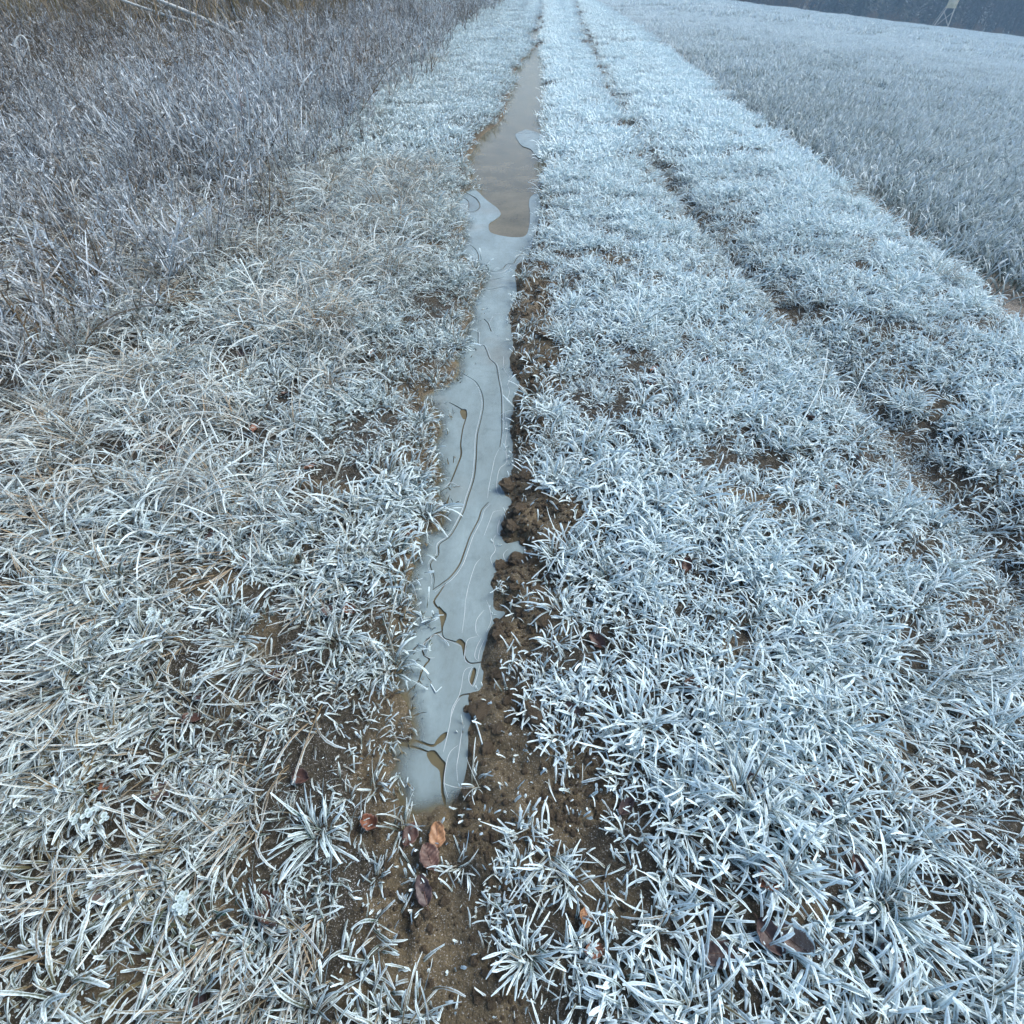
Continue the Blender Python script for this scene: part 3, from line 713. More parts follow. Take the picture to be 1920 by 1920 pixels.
def weed(stems, h0, h1, spread=.10, leaf=.014, thick=.0028, branch=(9, 16), bl=(.03, .11), droop=.3):
    parts = []
    for _ in range(stems):
        L = U(h0, h1, 1); az = U(0, 6.3, 1); root = disc(1, spread)
        e0 = np.abs(rng.normal(0, .35, 1)); b = rng.normal(0, .45, 1)
        st = U(0, 1, 1)
        v = blades(root, az, L, np.array([thick * 1.3]), e0, b, 6, 1, .30, st, rng.normal(0, .5, 1), U(0, 3, 1))
        parts.append(v)
        P = v[0].reshape(7, 2, 3).mean(1)
        nb = int(rng.integers(*branch))
        k = U(.15, 1, nb) * 6; ik = np.minimum(k.astype(int), 5); fk = (k - ik)[:, None]
        Q = P[ik] * (1 - fk) + P[ik + 1] * fk
        ba = U(0, 6.3, nb); bL = U(*bl, nb) * (1.25 - .7 * k / 6); be = U(.3, 1.3, nb); bb = rng.normal(-droop, .5, nb)
        bv = blades(Q[:, :2], ba, bL, np.full(nb, thick), be, bb, 3, 1, U(-.1, .75, nb), U(0, 1, nb), rng.normal(0, .6, nb), U(-2, 2, nb), zmin=-1)
        Vb = bv[0].reshape(nb, 4, 2, 3) + np.array([0, 0, 1.]) * Q[:, 2][:, None, None, None]
        parts.append((Vb.reshape(-1, 3),) + bv[1:])
        # frosted leaf scraps and seed heads on the branchlets
        nl = nb * 2; bi = rng.integers(0, nb, nl); kk = rng.integers(1, 4, nl)
        C = Vb[bi, kk].mean(1) + rng.normal(0, .004, (nl, 3))
        lv = blades(C[:, :2], U(0, 6.3, nl), U(leaf * .5, leaf * 1.5, nl), U(leaf * .22, leaf * .4, nl), U(.2, 1.8, nl), rng.normal(0, .5, nl), 2, 1, U(-.1, 1.1, nl), U(0, 1, nl), 0., U(-2, 2, nl), zmin=-1)
        Vl = lv[0].reshape(nl, 3, 2, 3) + np.array([0, 0, 1.]) * C[:, 2][:, None, None, None]
        parts.append((Vl.reshape(-1, 3),) + lv[1:])
    return parts
WEED = [src('weed', weed(int(rng.integers(2, 4)), .2, U(.42, .70, 1)[0], .12, .017, .0052, (9, 15), (.06, .2)), M_WEED) for _ in range(14)]
WEEDF = [src('weed', weed(4, .28, .75, .3, .036, .011, (10, 15), (.1, .36)), M_WEED) for _ in range(8)]
def reedm(n, h0, h1):
    root = disc(n, .45)
    return blades(root, U(0, 6.3, n), U(h0, h1, n), U(.009, .02, n), np.abs(rng.normal(0, .28, n)), rng.normal(0, .5, n), 4, 1, U(-.35, .35, n), U(0, 1, n), 0., U(-3, 3, n))
REED = [src('reed', [reedm(26, .5, 1.7)], M_REED) for _ in range(8)]

# ------------------------------------------------------------------ scattering (turf nobody could count)
def scatter(name, srcs, xy, scl, ifr, ist, label, rot=None, tilt=.12, dz=-.004, zf=land):
    n = len(xy)
    z = zf(xy[:, 0].copy(), xy[:, 1].copy())
    me = bpy.data.meshes.new(name)
    me.vertices.add(n)
    me.vertices.foreach_set('co', np.column_stack([xy, z + dz]).astype(np.float32).ravel())
    rz = U(0, 6.283, n) if rot is None else rot
    e = np.column_stack([rng.normal(0, tilt, n), rng.normal(0, tilt, n), rz]).astype(np.float32)
    a = me.attributes.new('rot', 'FLOAT_VECTOR', 'POINT'); a.data.foreach_set('vector', e.ravel())
    for k, v in (('scl', scl), ('ifr', ifr), ('ist', ist)):
        a = me.attributes.new(k, 'FLOAT', 'POINT'); a.data.foreach_set('value', np.broadcast_to(np.asarray(v, np.float32), n).copy())
    a = me.attributes.new('idx', 'INT', 'POINT'); a.data.foreach_set('value', rng.integers(0, len(srcs), n).astype(np.int32))
    o = obj(name, me)
    g = bpy.data.node_groups.new(name, 'GeometryNodeTree')
    g.interface.new_socket('Geometry', in_out='INPUT', socket_type='NodeSocketGeometry')
    g.interface.new_socket('Geometry', in_out='OUTPUT', socket_type='NodeSocketGeometry')
    N, Lk = g.nodes, g.links
    gi = N.new('NodeGroupInput'); go = N.new('NodeGroupOutput'); ip = N.new('GeometryNodeInstanceOnPoints')
    jn = N.new('GeometryNodeJoinGeometry')
    for s in srcs:
        oi = N.new('GeometryNodeObjectInfo'); oi.inputs['Object'].default_value = s; oi.inputs['As Instance'].default_value = False
        gt = N.new('GeometryNodeGeometryToInstance')
        Lk.new(oi.outputs['Geometry'], gt.inputs[0]); Lk.new(gt.outputs[0], jn.inputs[0])
    def na(k, t):
        q = N.new('GeometryNodeInputNamedAttribute'); q.data_type = t; q.inputs['Name'].default_value = k
        return [s for s in q.outputs if s.enabled and s.name == 'Attribute'][0]
    er = N.new('FunctionNodeEulerToRotation')
    Lk.new(na('rot', 'FLOAT_VECTOR'), er.inputs[0])
    Lk.new(gi.outputs[0], ip.inputs['Points']); Lk.new(jn.outputs[0], ip.inputs['Instance'])
    ip.inputs['Pick Instance'].default_value = True
    Lk.new(na('idx', 'INT'), ip.inputs['Instance Index']); Lk.new(er.outputs[0], ip.inputs['Rotation'])
    Lk.new(na('scl', 'FLOAT'), ip.inputs['Scale'])
    Lk.new(ip.outputs[0], go.inputs[0])
    mo = o.modifiers.new('scatter', 'NODES'); mo.node_group = g
    tag(o, label, kind='stuff')
    print(name, n)
    return o

def pts(x0, x1, y0, y1, dens, keep):
    n = int((x1 - x0) * (y1 - y0) * dens)
    p = np.column_stack([U(x0, x1, n), U(y0, y1, n)])
    return p[U(0, 1, n) < keep(p[:, 0], p[:, 1])]

def inview(x, y, m=.9):
    """within the wedge the camera or a neighbour a step aside can see"""
    return (np.abs(x + .037 * y) < 1.35 + m + 1.02 * np.maximum(y, 0)) & (y > -.55)

def puddist(x, y):
    d = np.full(x.shape, 9.)
    m = (x > -1.2) & (x < .9) & (y > -.6) & (y < 20.5)
    if m.any(): d[m] = sdf(x[m], y[m], PUD)
    m = (np.abs(x) < .7) & (y > 20.5) & (y < 33)
    if m.any(): d[m] = np.minimum(sdf(x[m], y[m], PUD2), sdf(x[m], y[m], PUD3))
    return d

def frost_dim_level(x, y):
    """hoar frost is heaviest on the open crown of the track and the field bank, lowered on the left to paint in its dimmer light"""
    f = .30 * sst(-.5, .45, x) - .10 - .10 * (1 - sst(.5, 1.3, y)) * sst(-.3, -.6, x) + .10 * (vn(x, y, .5, 41) - .5) + .10 * np.exp(-((x - edge(y) + .35) / .5) ** 2)
    f += .20 * sst(2, 10, y) * sst(-2.5, .2, x)
    f -= .12 * np.exp(-((x - rut2(y)) / .22) ** 2)
    return f

def strawlevel(x, y):
    return .25 * sst(-.4, -1.3, x) + .30 * np.exp(-((x - rut2(y)) / .25) ** 2) + .25 * (vn(x, y, .3, 42) - .45) - .1 * sst(.1, .8, x)

def turf_keep(x, y):
    b = bare(x, y); d = puddist(x, y)
    right = x > rut1(y)
    shore = np.where(right, sst(.02, .07, d), sst(-.03, .03, d))
    k = (1 - b) * shore * inview(x, y) * (x < edge(y) + .1)
    return k * (.5 + .6 * sst(.2, .55, vn(x, y, .14, 43)))

p = pts(-2.6, 3.6, -.55, 6.5, 460, lambda x, y: turf_keep(x, y) * (1 - .75 * sst(-1.2, -2.2, x)))
tall = .48 + .85 * vn(p[:, 0], p[:, 1], .28, 44) - .25 * np.exp(-((p[:, 0] - rut2(p[:, 1])) / .2) ** 2)
scatter('frosted_turf', SHORT, p, tall * U(.8, 1.25, len(p)), frost_dim_level(*p.T) + U(-.12, .12, len(p)), strawlevel(*p.T) + U(-.15, .15, len(p)),
        'short frosted grass of the track, close to the camera')
p = pts(-2.0, 3.5, -.55, 6.5, 75, lambda x, y: turf_keep(x, y) * (bare(x, y) < .15) * sst(.35, .7, vn(x, y, .3, 45)))
scatter('lush_turf', LUSH, p, U(.75, 1.2, len(p)), frost_dim_level(*p.T) + U(-.1, .15, len(p)), strawlevel(*p.T) * .6 + U(-.1, .15, len(p)),
        'longer arching frosted grass standing out of the turf')
p = pts(-1.3, .9, -.5, 4.6, 330, lambda x, y: (bare(x, y) > .15) * sst(-.10, .03, puddist(x, y)) * .5 * inview(x, y))
d = puddist(*p.T)
scatter('broken_grass', SPARSE, p, np.where(d < 0, .7, 1.) * U(.7, 1.3, len(p)), U(-.1, .35, len(p)), U(-.2, .5, len(p)),
        'sparse frosted grass tips poking out of the mud beside the ice')
p = pts(-3.4, 3.6, 5.6, 19, 55, lambda x, y: sst(5.6, 7.5, y) * (1 - bare(x, y)) * sst(.02, .14, puddist(x, y)) * sst(.10, .21, np.abs(x - rut2(y) + .03)) * inview(x, y) * (x < edge(y) - .05) * (1 - .6 * sst(-2.0, -3, x)))
scatter('turf_further_along', PATCH, p, U(.8, 1.25, len(p)), frost_dim_level(*p.T) + U(-.1, .1, len(p)), strawlevel(*p.T) + U(-.15, .1, len(p)),
        'frosted grass of the track further along', tilt=.04)
p = pts(-5.5, 5.5, 17, 95, 15, lambda x, y: sst(17, 21, y) * inview(x, y) * (x < edge(y) - .12) * sst(.02, .25, puddist(x, y)) * sst(.18, .30, np.abs(x - rut2(y))) * sst(.18, .30, np.abs(x - rut1(y))) * (x > rut1(y) - 4))
scatter('far_turf', FAR, p, U(.8, 1.2, len(p)), frost_dim_level(*p.T) + .05 + U(-.08, .08, len(p)), strawlevel(*p.T) * .5, 'white frosted grass along the far end of the track', tilt=.02)

p = pts(-.75, .1, .25, 3.2, 900, lambda x, y: (x < rut1(y) - .02) * (np.abs(puddist(x, y) + .005) < .075) * .55)
scatter('drowned_grass', SPARSE, p, U(.6, 1.2, len(p)), U(-.75, -.3, len(p)), U(.1, .6, len(p)),
        'brown drowned grass frozen into the left shore of the puddle', tilt=.7, dz=-.012, zf=lambda x, y: np.maximum(land(x, y), W))

p = pts(.9, 2.2, .3, 8.5, 420, lambda x, y: np.exp(-((x - rut2(y)) / .16) ** 2) * inview(x, y) * .8)
scatter('rut_grass', SHORT, p, U(.35, .75, len(p)), U(-.12, .25, len(p)), U(.0, .6, len(p)), 'short trampled tan grass in the right wheel rut')

# long dead grass on the left verge
def straw_keep(x, y):
    return sst(-.62, -1.25, x) * sst(.55, 1.3, y - .5 * sst(-1.3, -1.9, x)) * (1 - .6 * sst(-2.1, -3.2, x)) * inview(x, y) * (1 - bare(x, y) * .8) * (.3 + .9 * sst(.35, .65, vn(x, y, .35, 46)))
p = pts(-4.5, -.5, -.5, 6, 78, straw_keep)
scatter('dead_long_grass', STRAW, p, U(.7, 1.25, len(p)), -.08 + U(-.15, .2, len(p)), U(-.3, .3, len(p)),
        'long frosted dead grass arching over the left verge', rot=rng.normal(-.9, 1.7, len(p)))
p = pts(-1.5, -.42, -.55, 1.1, 75, lambda x, y: (1 - bare(x, y) * .85) * sst(.05, .3, puddist(x, y)) * inview(x, y))
scatter('flattened_grass', FLATSTRAW, p, U(.7, 1.3, len(p)), U(-.2, .15, len(p)), U(-.4, .2, len(p)),
        'flattened frosted grass lying at the lower left corner', rot=rng.normal(-2.1, .5, len(p)))
p = pts(.45, 1.4, -.55, .9, 40, lambda x, y: inview(x, y) * sst(.5, .8, x))
scatter('combed_grass', FLATSTRAW, p, U(.7, 1.2, len(p)), U(.15, .4, len(p)), U(-.9, -.2, len(p)),
        'long frosted grass combed downhill at the lower right corner', rot=rng.normal(-.9, .5, len(p)))
p = pts(2.2, 3.8, .8, 9, 16, lambda x, y: np.exp(-((x - edge(y) + .1) / .28) ** 2) * sst(.3, .6, vn(x, y, .5, 47)))
scatter('bank_grass', STRAW, p, U(.35, .65, len(p)), U(.2, .4, len(p)), U(-.8, -.1, len(p)),
        'tussocky frosted grass along the edge of the field')

# weeds and bramble beyond the verge
def tan_keep(x, y): return sst(-1.7, -2.3, x) * inview(x, y) * sst(.58, .72, vn(x, y, 1.1, 59))

def weedline(y): return np.interp(y, [-.5, 1, 3, 5, 8, 12, 17, 25, 40, 90], [-3.1, -2.4, -1.9, -1.75, -2.0, -2.1, -2.3, -2.6, -2.2, -.5])
def weed_keep(x, y):
    k = sst(.15, -.55, x - weedline(y)) * inview(x, y)
    return k * (.05 + 1.1 * sst(.28, .5, .6 * vn(x, y, .55, 48) + .4 * vn(x, y, .2, 58)))
p = pts(-12, -1.2, -.3, 9.5, 50, weed_keep)
wf = .08 - .38 * sst(-3.2, -7.5, p[:, 0]) + .5 * (vn(p[:, 0], p[:, 1], .45, 49) - .5)
scatter('frosted_weeds', WEED, p, U(.65, 1.35, len(p)) * (.75 + .5 * vn(p[:, 0], p[:, 1], 1.1, 50)), wf + U(-.1, .1, len(p)), 1.0 * (vn(p[:, 0], p[:, 1], 1.3, 51) - .55) + U(-.3, .3, len(p)),
        'thick tangle of frosted dead weeds left of the track', tilt=.25)
p = pts(-16, -1.7, .5, 17, 7, lambda x, y: sst(.1, -.6, x - weedline(y)) * inview(x, y) * sst(.3, .6, vn(x, y, 1.4, 60)))
scatter('brown_weeds', WEED, p, U(.7, 1.15, len(p)) * (1 + .4 * sst(4, 8, p[:, 1])), U(-.45, .0, len(p)), U(.1, .8, len(p)), 'bare brown weed stems standing out of the frosted tangle', tilt=.3)
p = pts(-14, -1.6, 1.5, 16, 14, tan_keep)
scatter('tan_tussocks', STRAW, p, U(.8, 1.5, len(p)), U(-.35, .1, len(p)), U(-.1, .4, len(p)), 'pale tan dead grass tussocks among the weeds', tilt=.3)
p = pts(-34, -1.2, 8.5, 44, 7.5, lambda x, y: weed_keep(x, y) * sst(8.5, 11, y) * (1 - .35 * sst(14, 17, y) * sst(-4.5, -6, x)) * (1 - .8 * np.exp(-((x + 8.6) / 2.2) ** 2 - ((y - 15.6) / 2.0) ** 2)))
far = sst(14, 30, p[:, 1])
wf = .05 - .55 * sst(-5, -10, p[:, 0]) + .5 * (vn(p[:, 0], p[:, 1], 1.6, 52) - .5)
scatter('far_weeds', WEEDF, p, U(.6, 1.3, len(p)) * (.8 + .4 * far), wf + U(-.1, .1, len(p)), .7 * (vn(p[:, 0], p[:, 1], 2.3, 53) - .4) + .2 * far,
        'brown and grey frosted weeds further up the left side', tilt=.2)
p = pts(-40, -4, 15.5, 46, 1.7, lambda x, y: inview(x, y) * sst(-5.2, -6.8, x + .05 * (y - 15)) * (.25 + .75 * sst(.35, .6, vn(x, y, 3, 54))) * (1 - .8 * sst(24, 30, y)))
scatter('dry_reeds', REED, p, U(.7, 1.2, len(p)), U(-.2, .1, len(p)), U(-.4, .3, len(p)), 'olive brown dry reeds in front of the trees', tilt=.28)

# winter wheat
wh = lambda x, y: (x > edge(y) + .12 + .3 * vn(x, y, .8, 55)) * inview(x, y)
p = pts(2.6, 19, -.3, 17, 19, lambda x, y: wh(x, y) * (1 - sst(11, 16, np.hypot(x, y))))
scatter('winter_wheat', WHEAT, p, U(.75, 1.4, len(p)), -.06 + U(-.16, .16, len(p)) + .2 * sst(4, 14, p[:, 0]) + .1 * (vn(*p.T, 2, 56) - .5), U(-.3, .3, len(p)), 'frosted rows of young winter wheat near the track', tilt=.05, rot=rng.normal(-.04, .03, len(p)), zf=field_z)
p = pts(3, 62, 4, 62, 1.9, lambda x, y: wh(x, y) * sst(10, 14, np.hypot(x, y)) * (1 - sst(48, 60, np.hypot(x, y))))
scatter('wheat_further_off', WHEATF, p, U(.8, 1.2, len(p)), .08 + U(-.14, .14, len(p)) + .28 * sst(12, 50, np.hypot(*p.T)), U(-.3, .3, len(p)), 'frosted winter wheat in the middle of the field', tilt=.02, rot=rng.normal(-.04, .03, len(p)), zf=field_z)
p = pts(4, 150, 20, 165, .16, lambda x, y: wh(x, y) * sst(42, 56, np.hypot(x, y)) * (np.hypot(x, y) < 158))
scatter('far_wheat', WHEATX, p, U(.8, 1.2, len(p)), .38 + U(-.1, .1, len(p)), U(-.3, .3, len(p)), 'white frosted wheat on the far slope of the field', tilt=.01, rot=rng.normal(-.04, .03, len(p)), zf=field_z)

# ------------------------------------------------------------------ things: bare trees and thicket on the left
def lz(x, y): return float(land(np.array([float(x)]), np.array([float(y)]))[0])
def fz(x, y): return float(field_z(np.array([float(x)]), np.array([float(y)]))[0])

def grow(rnd, p, d, L, r, depth, out, sides=5, bend=.18, kids=(2, 4)):
    n = 5; P = [np.array(p)]; D = np.array(d, float)
    for k in range(n):
        D = D + np.array([rnd.gauss(0, bend), rnd.gauss(0, bend), rnd.gauss(.04, bend * .6)]); D /= np.linalg.norm(D)
        P.append(P[-1] + D * L / n)
    out.append(tube(P, np.linspace(r, r * .45, n + 1), sides))
    if depth <= 0: return
    for _ in range(rnd.randint(*kids)):
        k = rnd.uniform(.35, 1) * n; i = min(int(k), n - 1)
        q = P[i] + (P[i + 1] - P[i]) * (k - i)
        a = rnd.uniform(0, 6.28); up = rnd.uniform(.25, .8)
        nd = np.array([math.cos(a) * (1 - up * .5), math.sin(a) * (1 - up * .5), up]); nd /= np.linalg.norm(nd)
        grow(rnd, q, nd, L * rnd.uniform(.45, .68), r * rnd.uniform(.35, .5), depth - 1, out, max(3, sides - 1), bend * 1.15, kids)

def bare_tree(seed, h, r, lean=(0, 0), mat=M_BARK, mat2=M_TWIG, depth=4):
    rnd = random.Random(seed)
    P = [np.array((0, 0, -.15))]; D = np.array([lean[0], lean[1], 1.])
    for k in range(8):
        D = D + np.array([rnd.gauss(0, .05), rnd.gauss(0, .05), .02]); D /= np.linalg.norm(D)
        P.append(P[-1] + D * h / 8)
    tr = tube(P, np.array([r * 1.35] + list(np.linspace(r, r * .3, 8))), 9)
    out = []
    for k in range(9):
        i = rnd.randint(2, 7); a = rnd.uniform(0, 6.28)
        nd = np.array([math.cos(a), math.sin(a), rnd.uniform(.4, 1.1)]); nd /= np.linalg.norm(nd)
        grow(rnd, P[i], nd, h * rnd.uniform(.22, .4), r * .35, depth - 2, out, 5, .14, (3, 5))
    tm = mesh_np('trunk', *tr, mat); cv, cq = joinparts(out)
    return tm, mesh_np('crown', cv, cq, mat2)

def place_tree(name, meshes, loc, rz, sc, label, cat, group):
    e = empty(name, loc, rz); e.scale = (sc, sc, sc)
    for nm, me in zip(('trunk', 'crown'), meshes): obj(nm, me, e)
    return tag(e, label, cat, group)

TM = [bare_tree(11, 8.5, .11, (.05, .02)), bare_tree(12, 7, .08, (-.08, .03)), bare_tree(13, 9, .14, (.03, -.03), M_BARKB), bare_tree(14, 6, .06, (.12, 0), M_BARKB)]
TREES = [(-8.75, 20.4, 0, 'mossy tree trunk standing behind the two leaning pale poles'),
         (-8.1, 21.2, 1, 'thin mossy trunk just right of the tree behind the leaning poles'),
         (-15.6, 19.8, 2, 'reddish brown tree trunk in the top left corner'),
         (-7.0, 25.5, 1, 'thin olive trunk among dry reeds, nearest the track')]
for x, y, k, lab in TREES:
    place_tree('bare_tree', TM[k], (x, y, lz(x, y)), random.uniform(0, 6.28), random.uniform(.95, 1.1), lab, 'tree', 'trees left of the track')
for k in range(16):
    x = -6.5 - 26 * ((k * .618) % 1); y = 24 + 17 * ((k * .381 + .13) % 1)
    place_tree('bare_tree', TM[k % 4], (x, y, lz(x, y)), random.uniform(0, 6.28), random.uniform(.75, 1.15),
               'thin bare tree in the thicket behind the weeds at upper left', 'tree', 'thicket trees')

# leaning pale poles and the twisted pale stem
def pole(name, P, rad, label, cat, mat=M_PALEWOOD, side=True):
    base = np.array(P[0]); Q = catmull([np.array(p) - base for p in P], 5)
    o = obj(name, mesh_np(name, *tube(Q, np.linspace(rad, rad * .55, len(Q)), 8), mat)); o.location = base
    if side:
        rnd = random.Random(len(label))
        for _ in range(4):
            k = rnd.randint(len(Q) // 3, len(Q) - 2); out = []
            d = Q[k + 1] - Q[k]; d = d / np.linalg.norm(d) + np.array([rnd.uniform(-.7, .7), rnd.uniform(-.5, .5), rnd.uniform(.2, .9)])
            grow(rnd, Q[k], d / np.linalg.norm(d), rnd.uniform(.4, .8), rad * .35, 1, out, 4)
            obj('side_twig', mesh_np('side_twig', *joinparts(out), mat), o)
    return tag(o, label, cat, 'leaning dead poles')
pole('leaning_pole', [(-6.8, 16.2, .3), (-8.0, 16.4, .72), (-9.2, 16.5, 1.12), (-10.9, 16.8, 1.85)], .05, 'thick pale dead pole leaning up to the left over the weeds', 'branch')
pole('leaning_pole', [(-7.4, 16.6, .35), (-8.5, 16.7, .62), (-9.9, 16.8, .98), (-11.4, 17.0, 1.5)], .034, 'thinner pale dead pole leaning just below the thick one', 'branch')
pole('leaning_pole', [(-6.1, 19, .1), (-7.4, 19.1, .9), (-8.9, 19.2, 1.9)], .02, 'slim dead pole crossing in front of the mossy tree trunk', 'branch')
z0 = lz(-7.5, 9.1)
vine = empty('twisted_stem', (-7.5, 9.11, z0)); tag(vine, 'twisted pale bare stem curling out of the weeds at the left edge', 'shrub')
for pp, r in (([(0, 0, 0), (.11, .09, .2), (.2, .16, .33), (.22, .17, .44), (.26, .21, .58), (.35, .28, .66), (.39, .29, .6), (.34, .26, .42)], .016),
              ([(.12, .1, .22), (.24, .19, .32), (.3, .24, .42), (.38, .3, .55)], .012), ([(.1, .08, .18), (-.08, .02, .22), (-.14, -.02, .36), (-.1, 0, .46)], .011)):
    Q = catmull(pp, 5); obj('stem', mesh_np('stem', *tube(Q, np.linspace(r, r * .6, len(Q)), 6), M_PALEWOOD), vine)

M_DARKSTEM = frosted_mat('dark_weed_stem', (.05, .035, .03), (.12, .07, .05), frost=(.55, .57, .62), base=-.15)
STALK = [plant_mesh('weed_stalk', weed(1, .55, .8, .001, .02, .0055, (8, 13), (.05, .18)), M_DARKSTEM) for _ in range(5)]
for k, (x, y) in enumerate([(-2.9, 7.2), (-2.5, 8.6), (-3.6, 9.0), (-4.1, 10.5), (-2.9, 11.0), (-3.4, 12.2), (-5.0, 8.2), (-2.75, 13.2), (-4.4, 13.5), (-5.6, 11.6), (-3.2, 14.6), (-2.6, 5.4)]):
    o = obj('weed_stalk', STALK[k % 5]); o.location = (x, y, lz(x, y)); o.rotation_euler = (random.gauss(0, .12), random.gauss(0, .12), random.uniform(0, 6.28)); o.scale = [random.uniform(.8, 1.25)] * 3
    tag(o, 'tall dark bare weed stalk rising above the frosted tangle', 'weed', 'dark weed stalks')

# ------------------------------------------------------------------ things: the far wood and the raised hide
def spruce(seed, h, r0):
    rnd = random.Random(seed)
    tr = tube([(0, 0, -.6), (0, 0, h * .5), (.1, 0, h)], [h * .016, h * .011, .03], 7)
    V = []; Q = []
    nw = int(h * 2.1)
    for w in range(nw):
        t = w / nw; z = h * (.03 + .95 * t); rad = r0 * (1 - t) ** .8 * rnd.uniform(.8, 1.15) + .15
        for b in range(9):
            a = rnd.uniform(0, 6.28); L = rad * rnd.uniform(.7, 1.1)
            for s in range(7):
                k0 = s / 7 + rnd.uniform(-.04, .04); wd = (.55 - .25 * k0) * rnd.uniform(.6, 1.3)
                c = np.array([math.cos(a) * L * k0, math.sin(a) * L * k0, z - .28 * L * k0 ** 1.4 + rnd.uniform(-.15, .1)])
                sd = np.array([-math.sin(a), math.cos(a), rnd.uniform(-.4, .4)]) * wd * .5
                fw = np.array([math.cos(a), math.sin(a), -.6 + rnd.uniform(-.3, .2)]) * .42
                o = len(V); V += [c - sd, c + sd, c + sd * .4 + fw, c - sd * .4 + fw]; Q.append((o, o + 1, o + 2, o + 3))
    return mesh_np('trunk', *tr, M_FARBARK), mesh_np('crown', np.array(V), np.array(Q), M_NEEDLE, smooth=False)
SPR = [spruce(1, 17, 3.2), spruce(2, 21, 3.8)]
def fartree(seed, h, mat2=M_FARTWIG):
    a, b = bare_tree(seed, h, h * .017, (0, 0), M_FARBARK, mat2, 4)
    rnd = np.random.default_rng(seed); n = 2600
    P = rnd.normal(0, 1, (n, 3)) * np.array([h * .15, h * .15, h * .24]) + np.array([0, 0, h * .52]); P[:, 2] = np.abs(P[:, 2] - .2) + .2
    d1 = rnd.normal(0, 1, (n, 3)); d1[:, 2] = np.abs(d1[:, 2]) + .4; d1 /= np.linalg.norm(d1, axis=1)[:, None]; d1 *= rnd.uniform(.4, 1.1, (n, 1))
    d2 = rnd.normal(0, .045, (n, 3))
    V = np.stack([P - d2, P + d2, P + d1 + d2 * .3, P + d1 - d2 * .3], 1).reshape(-1, 3)
    twig = mesh_np('crown', V, np.arange(4 * n).reshape(n, 4), mat2, smooth=False)
    return a, b, twig
FT = [fartree(21, 15), fartree(22, 18)]
def place_far(kind, k, x, y, sc, label, group):
    e = empty('spruce_tree' if kind == 's' else 'bare_tree', (x, y, fz(x, y)), random.uniform(0, 6.28)); e.scale = [sc] * 3
    if kind == 's':
        obj('trunk', SPR[k][0], e); obj('crown', SPR[k][1], e)
    else:
        obj('trunk', FT[k][0], e); c = obj('crown', FT[k][1], e); obj('twigs', FT[k][2], c)
    tag(e, label, 'tree', group)
rnd = random.Random(5)
for k in range(84):
    t = .27 + .66 * ((k * .618034) % 1)            # direction X/Y over the field
    D = 166 + 62 * ((k * .7548 + .2) % 1)
    y = D / math.hypot(1, t); x = t * y
    band = (.40 < t < .55)
    sp = rnd.random() < (.85 if band else .5)
    place_far('s' if sp else 'b', rnd.randint(0, 1), x, y, rnd.uniform(.8, 1.15),
              'dark blue green spruce in the hazy wood behind the field' if sp else 'hazy grey bare tree in the wood behind the field',
              'spruces of the far wood' if sp else 'bare trees of the far wood')
# brown brush along the far field edge, in front of the wood
rg = np.random.default_rng(9)
def brush(n, rx, rz_):
    P = rg.normal(0, 1, (n, 3)) * np.array([rx, rx * .6, rz_ * .4]) + np.array([0, 0, rz_ * .45]); P[:, 2] = np.abs(P[:, 2])
    d1 = rg.normal(0, .4, (n, 3)); d1[:, 2] = np.abs(d1[:, 2]) + .6; d1 *= rg.uniform(.5, 1.3, (n, 1)) * .55
    d2 = rg.normal(0, .05, (n, 3))
    V = np.stack([P - d2, P + d2, P + d1 + d2 * .3, P + d1 - d2 * .3], 1).reshape(-1, 3)
    return mesh_np('bush', V, np.arange(4 * n).reshape(n, 4), M_FARBRUSH, smooth=False)
BR = [brush(900, 1.5, 2.2), brush(900, 2.0, 3.2)]
for k in range(34):
    t = .19 + .27 * (k / 34) if k < 20 else .46 + .42 * ((k - 20) / 14)
    D = 157 + 5 * rnd.random(); y = D / math.hypot(1, t); x = t * y
    o = obj('brown_bush', BR[k % 2]); o.location = (x, y, fz(x, y) - .1); o.rotation_euler.z = rnd.uniform(0, 6.28)
    s = rnd.uniform(.9, 1.5) if k < 20 else rnd.uniform(.3, .5); o.scale = (s, s, s)
    tag(o, 'brown leafless bush along the far edge of the field' if k < 20 else 'low dark bush at the foot of the far wood', 'bush', 'bushes at the far field edge' if k < 20 else 'low bushes below the wood')

# raised hunting hide
m, n, l, b = new_mat('weathered_boards')
tc = n.new('ShaderNodeTexCoord').outputs['Object']; nz = noise(n, l, 6, 4, .6, tc)
r = ramp(n, [(.3, (.62, .53, .34)), (.7, (.8, .72, .52))]); l.new(nz.outputs['Fac'], r.inputs[0]); l.new(r.outputs[0], b.inputs['Base Color']); b.inputs['Roughness'].default_value = .8
M_BOARD = m
M_POLEW = bark_mat('peeled_poles', (.5, .47, .42), (.68, .65, .6), 4)
m, n, l, b = new_mat('roof_felt'); b.inputs['Base Color'].default_value = (.05, .05, .055, 1); M_ROOF = m
hx, hy = 72.6, 129.4
hide = empty('raised_hide', (hx, hy, fz(hx, hy)), R(-28)); tag(hide, 'pale wooden hunting hide on tall splayed legs at the far field edge', 'hunting hide')
def beam(a, b_, w):
    return tube([a, tuple((np.array(a) + np.array(b_)) / 2), b_], w, 6)
FH = 2.85
for sx, sy in ((-1, -1), (1, -1), (1, 1), (-1, 1)):
    obj('leg', mesh_np('leg', *beam((sx * 1.25 - .35, sy * .95, -.3), (sx * .62, sy * .62, FH), .085), M_POLEW), hide)
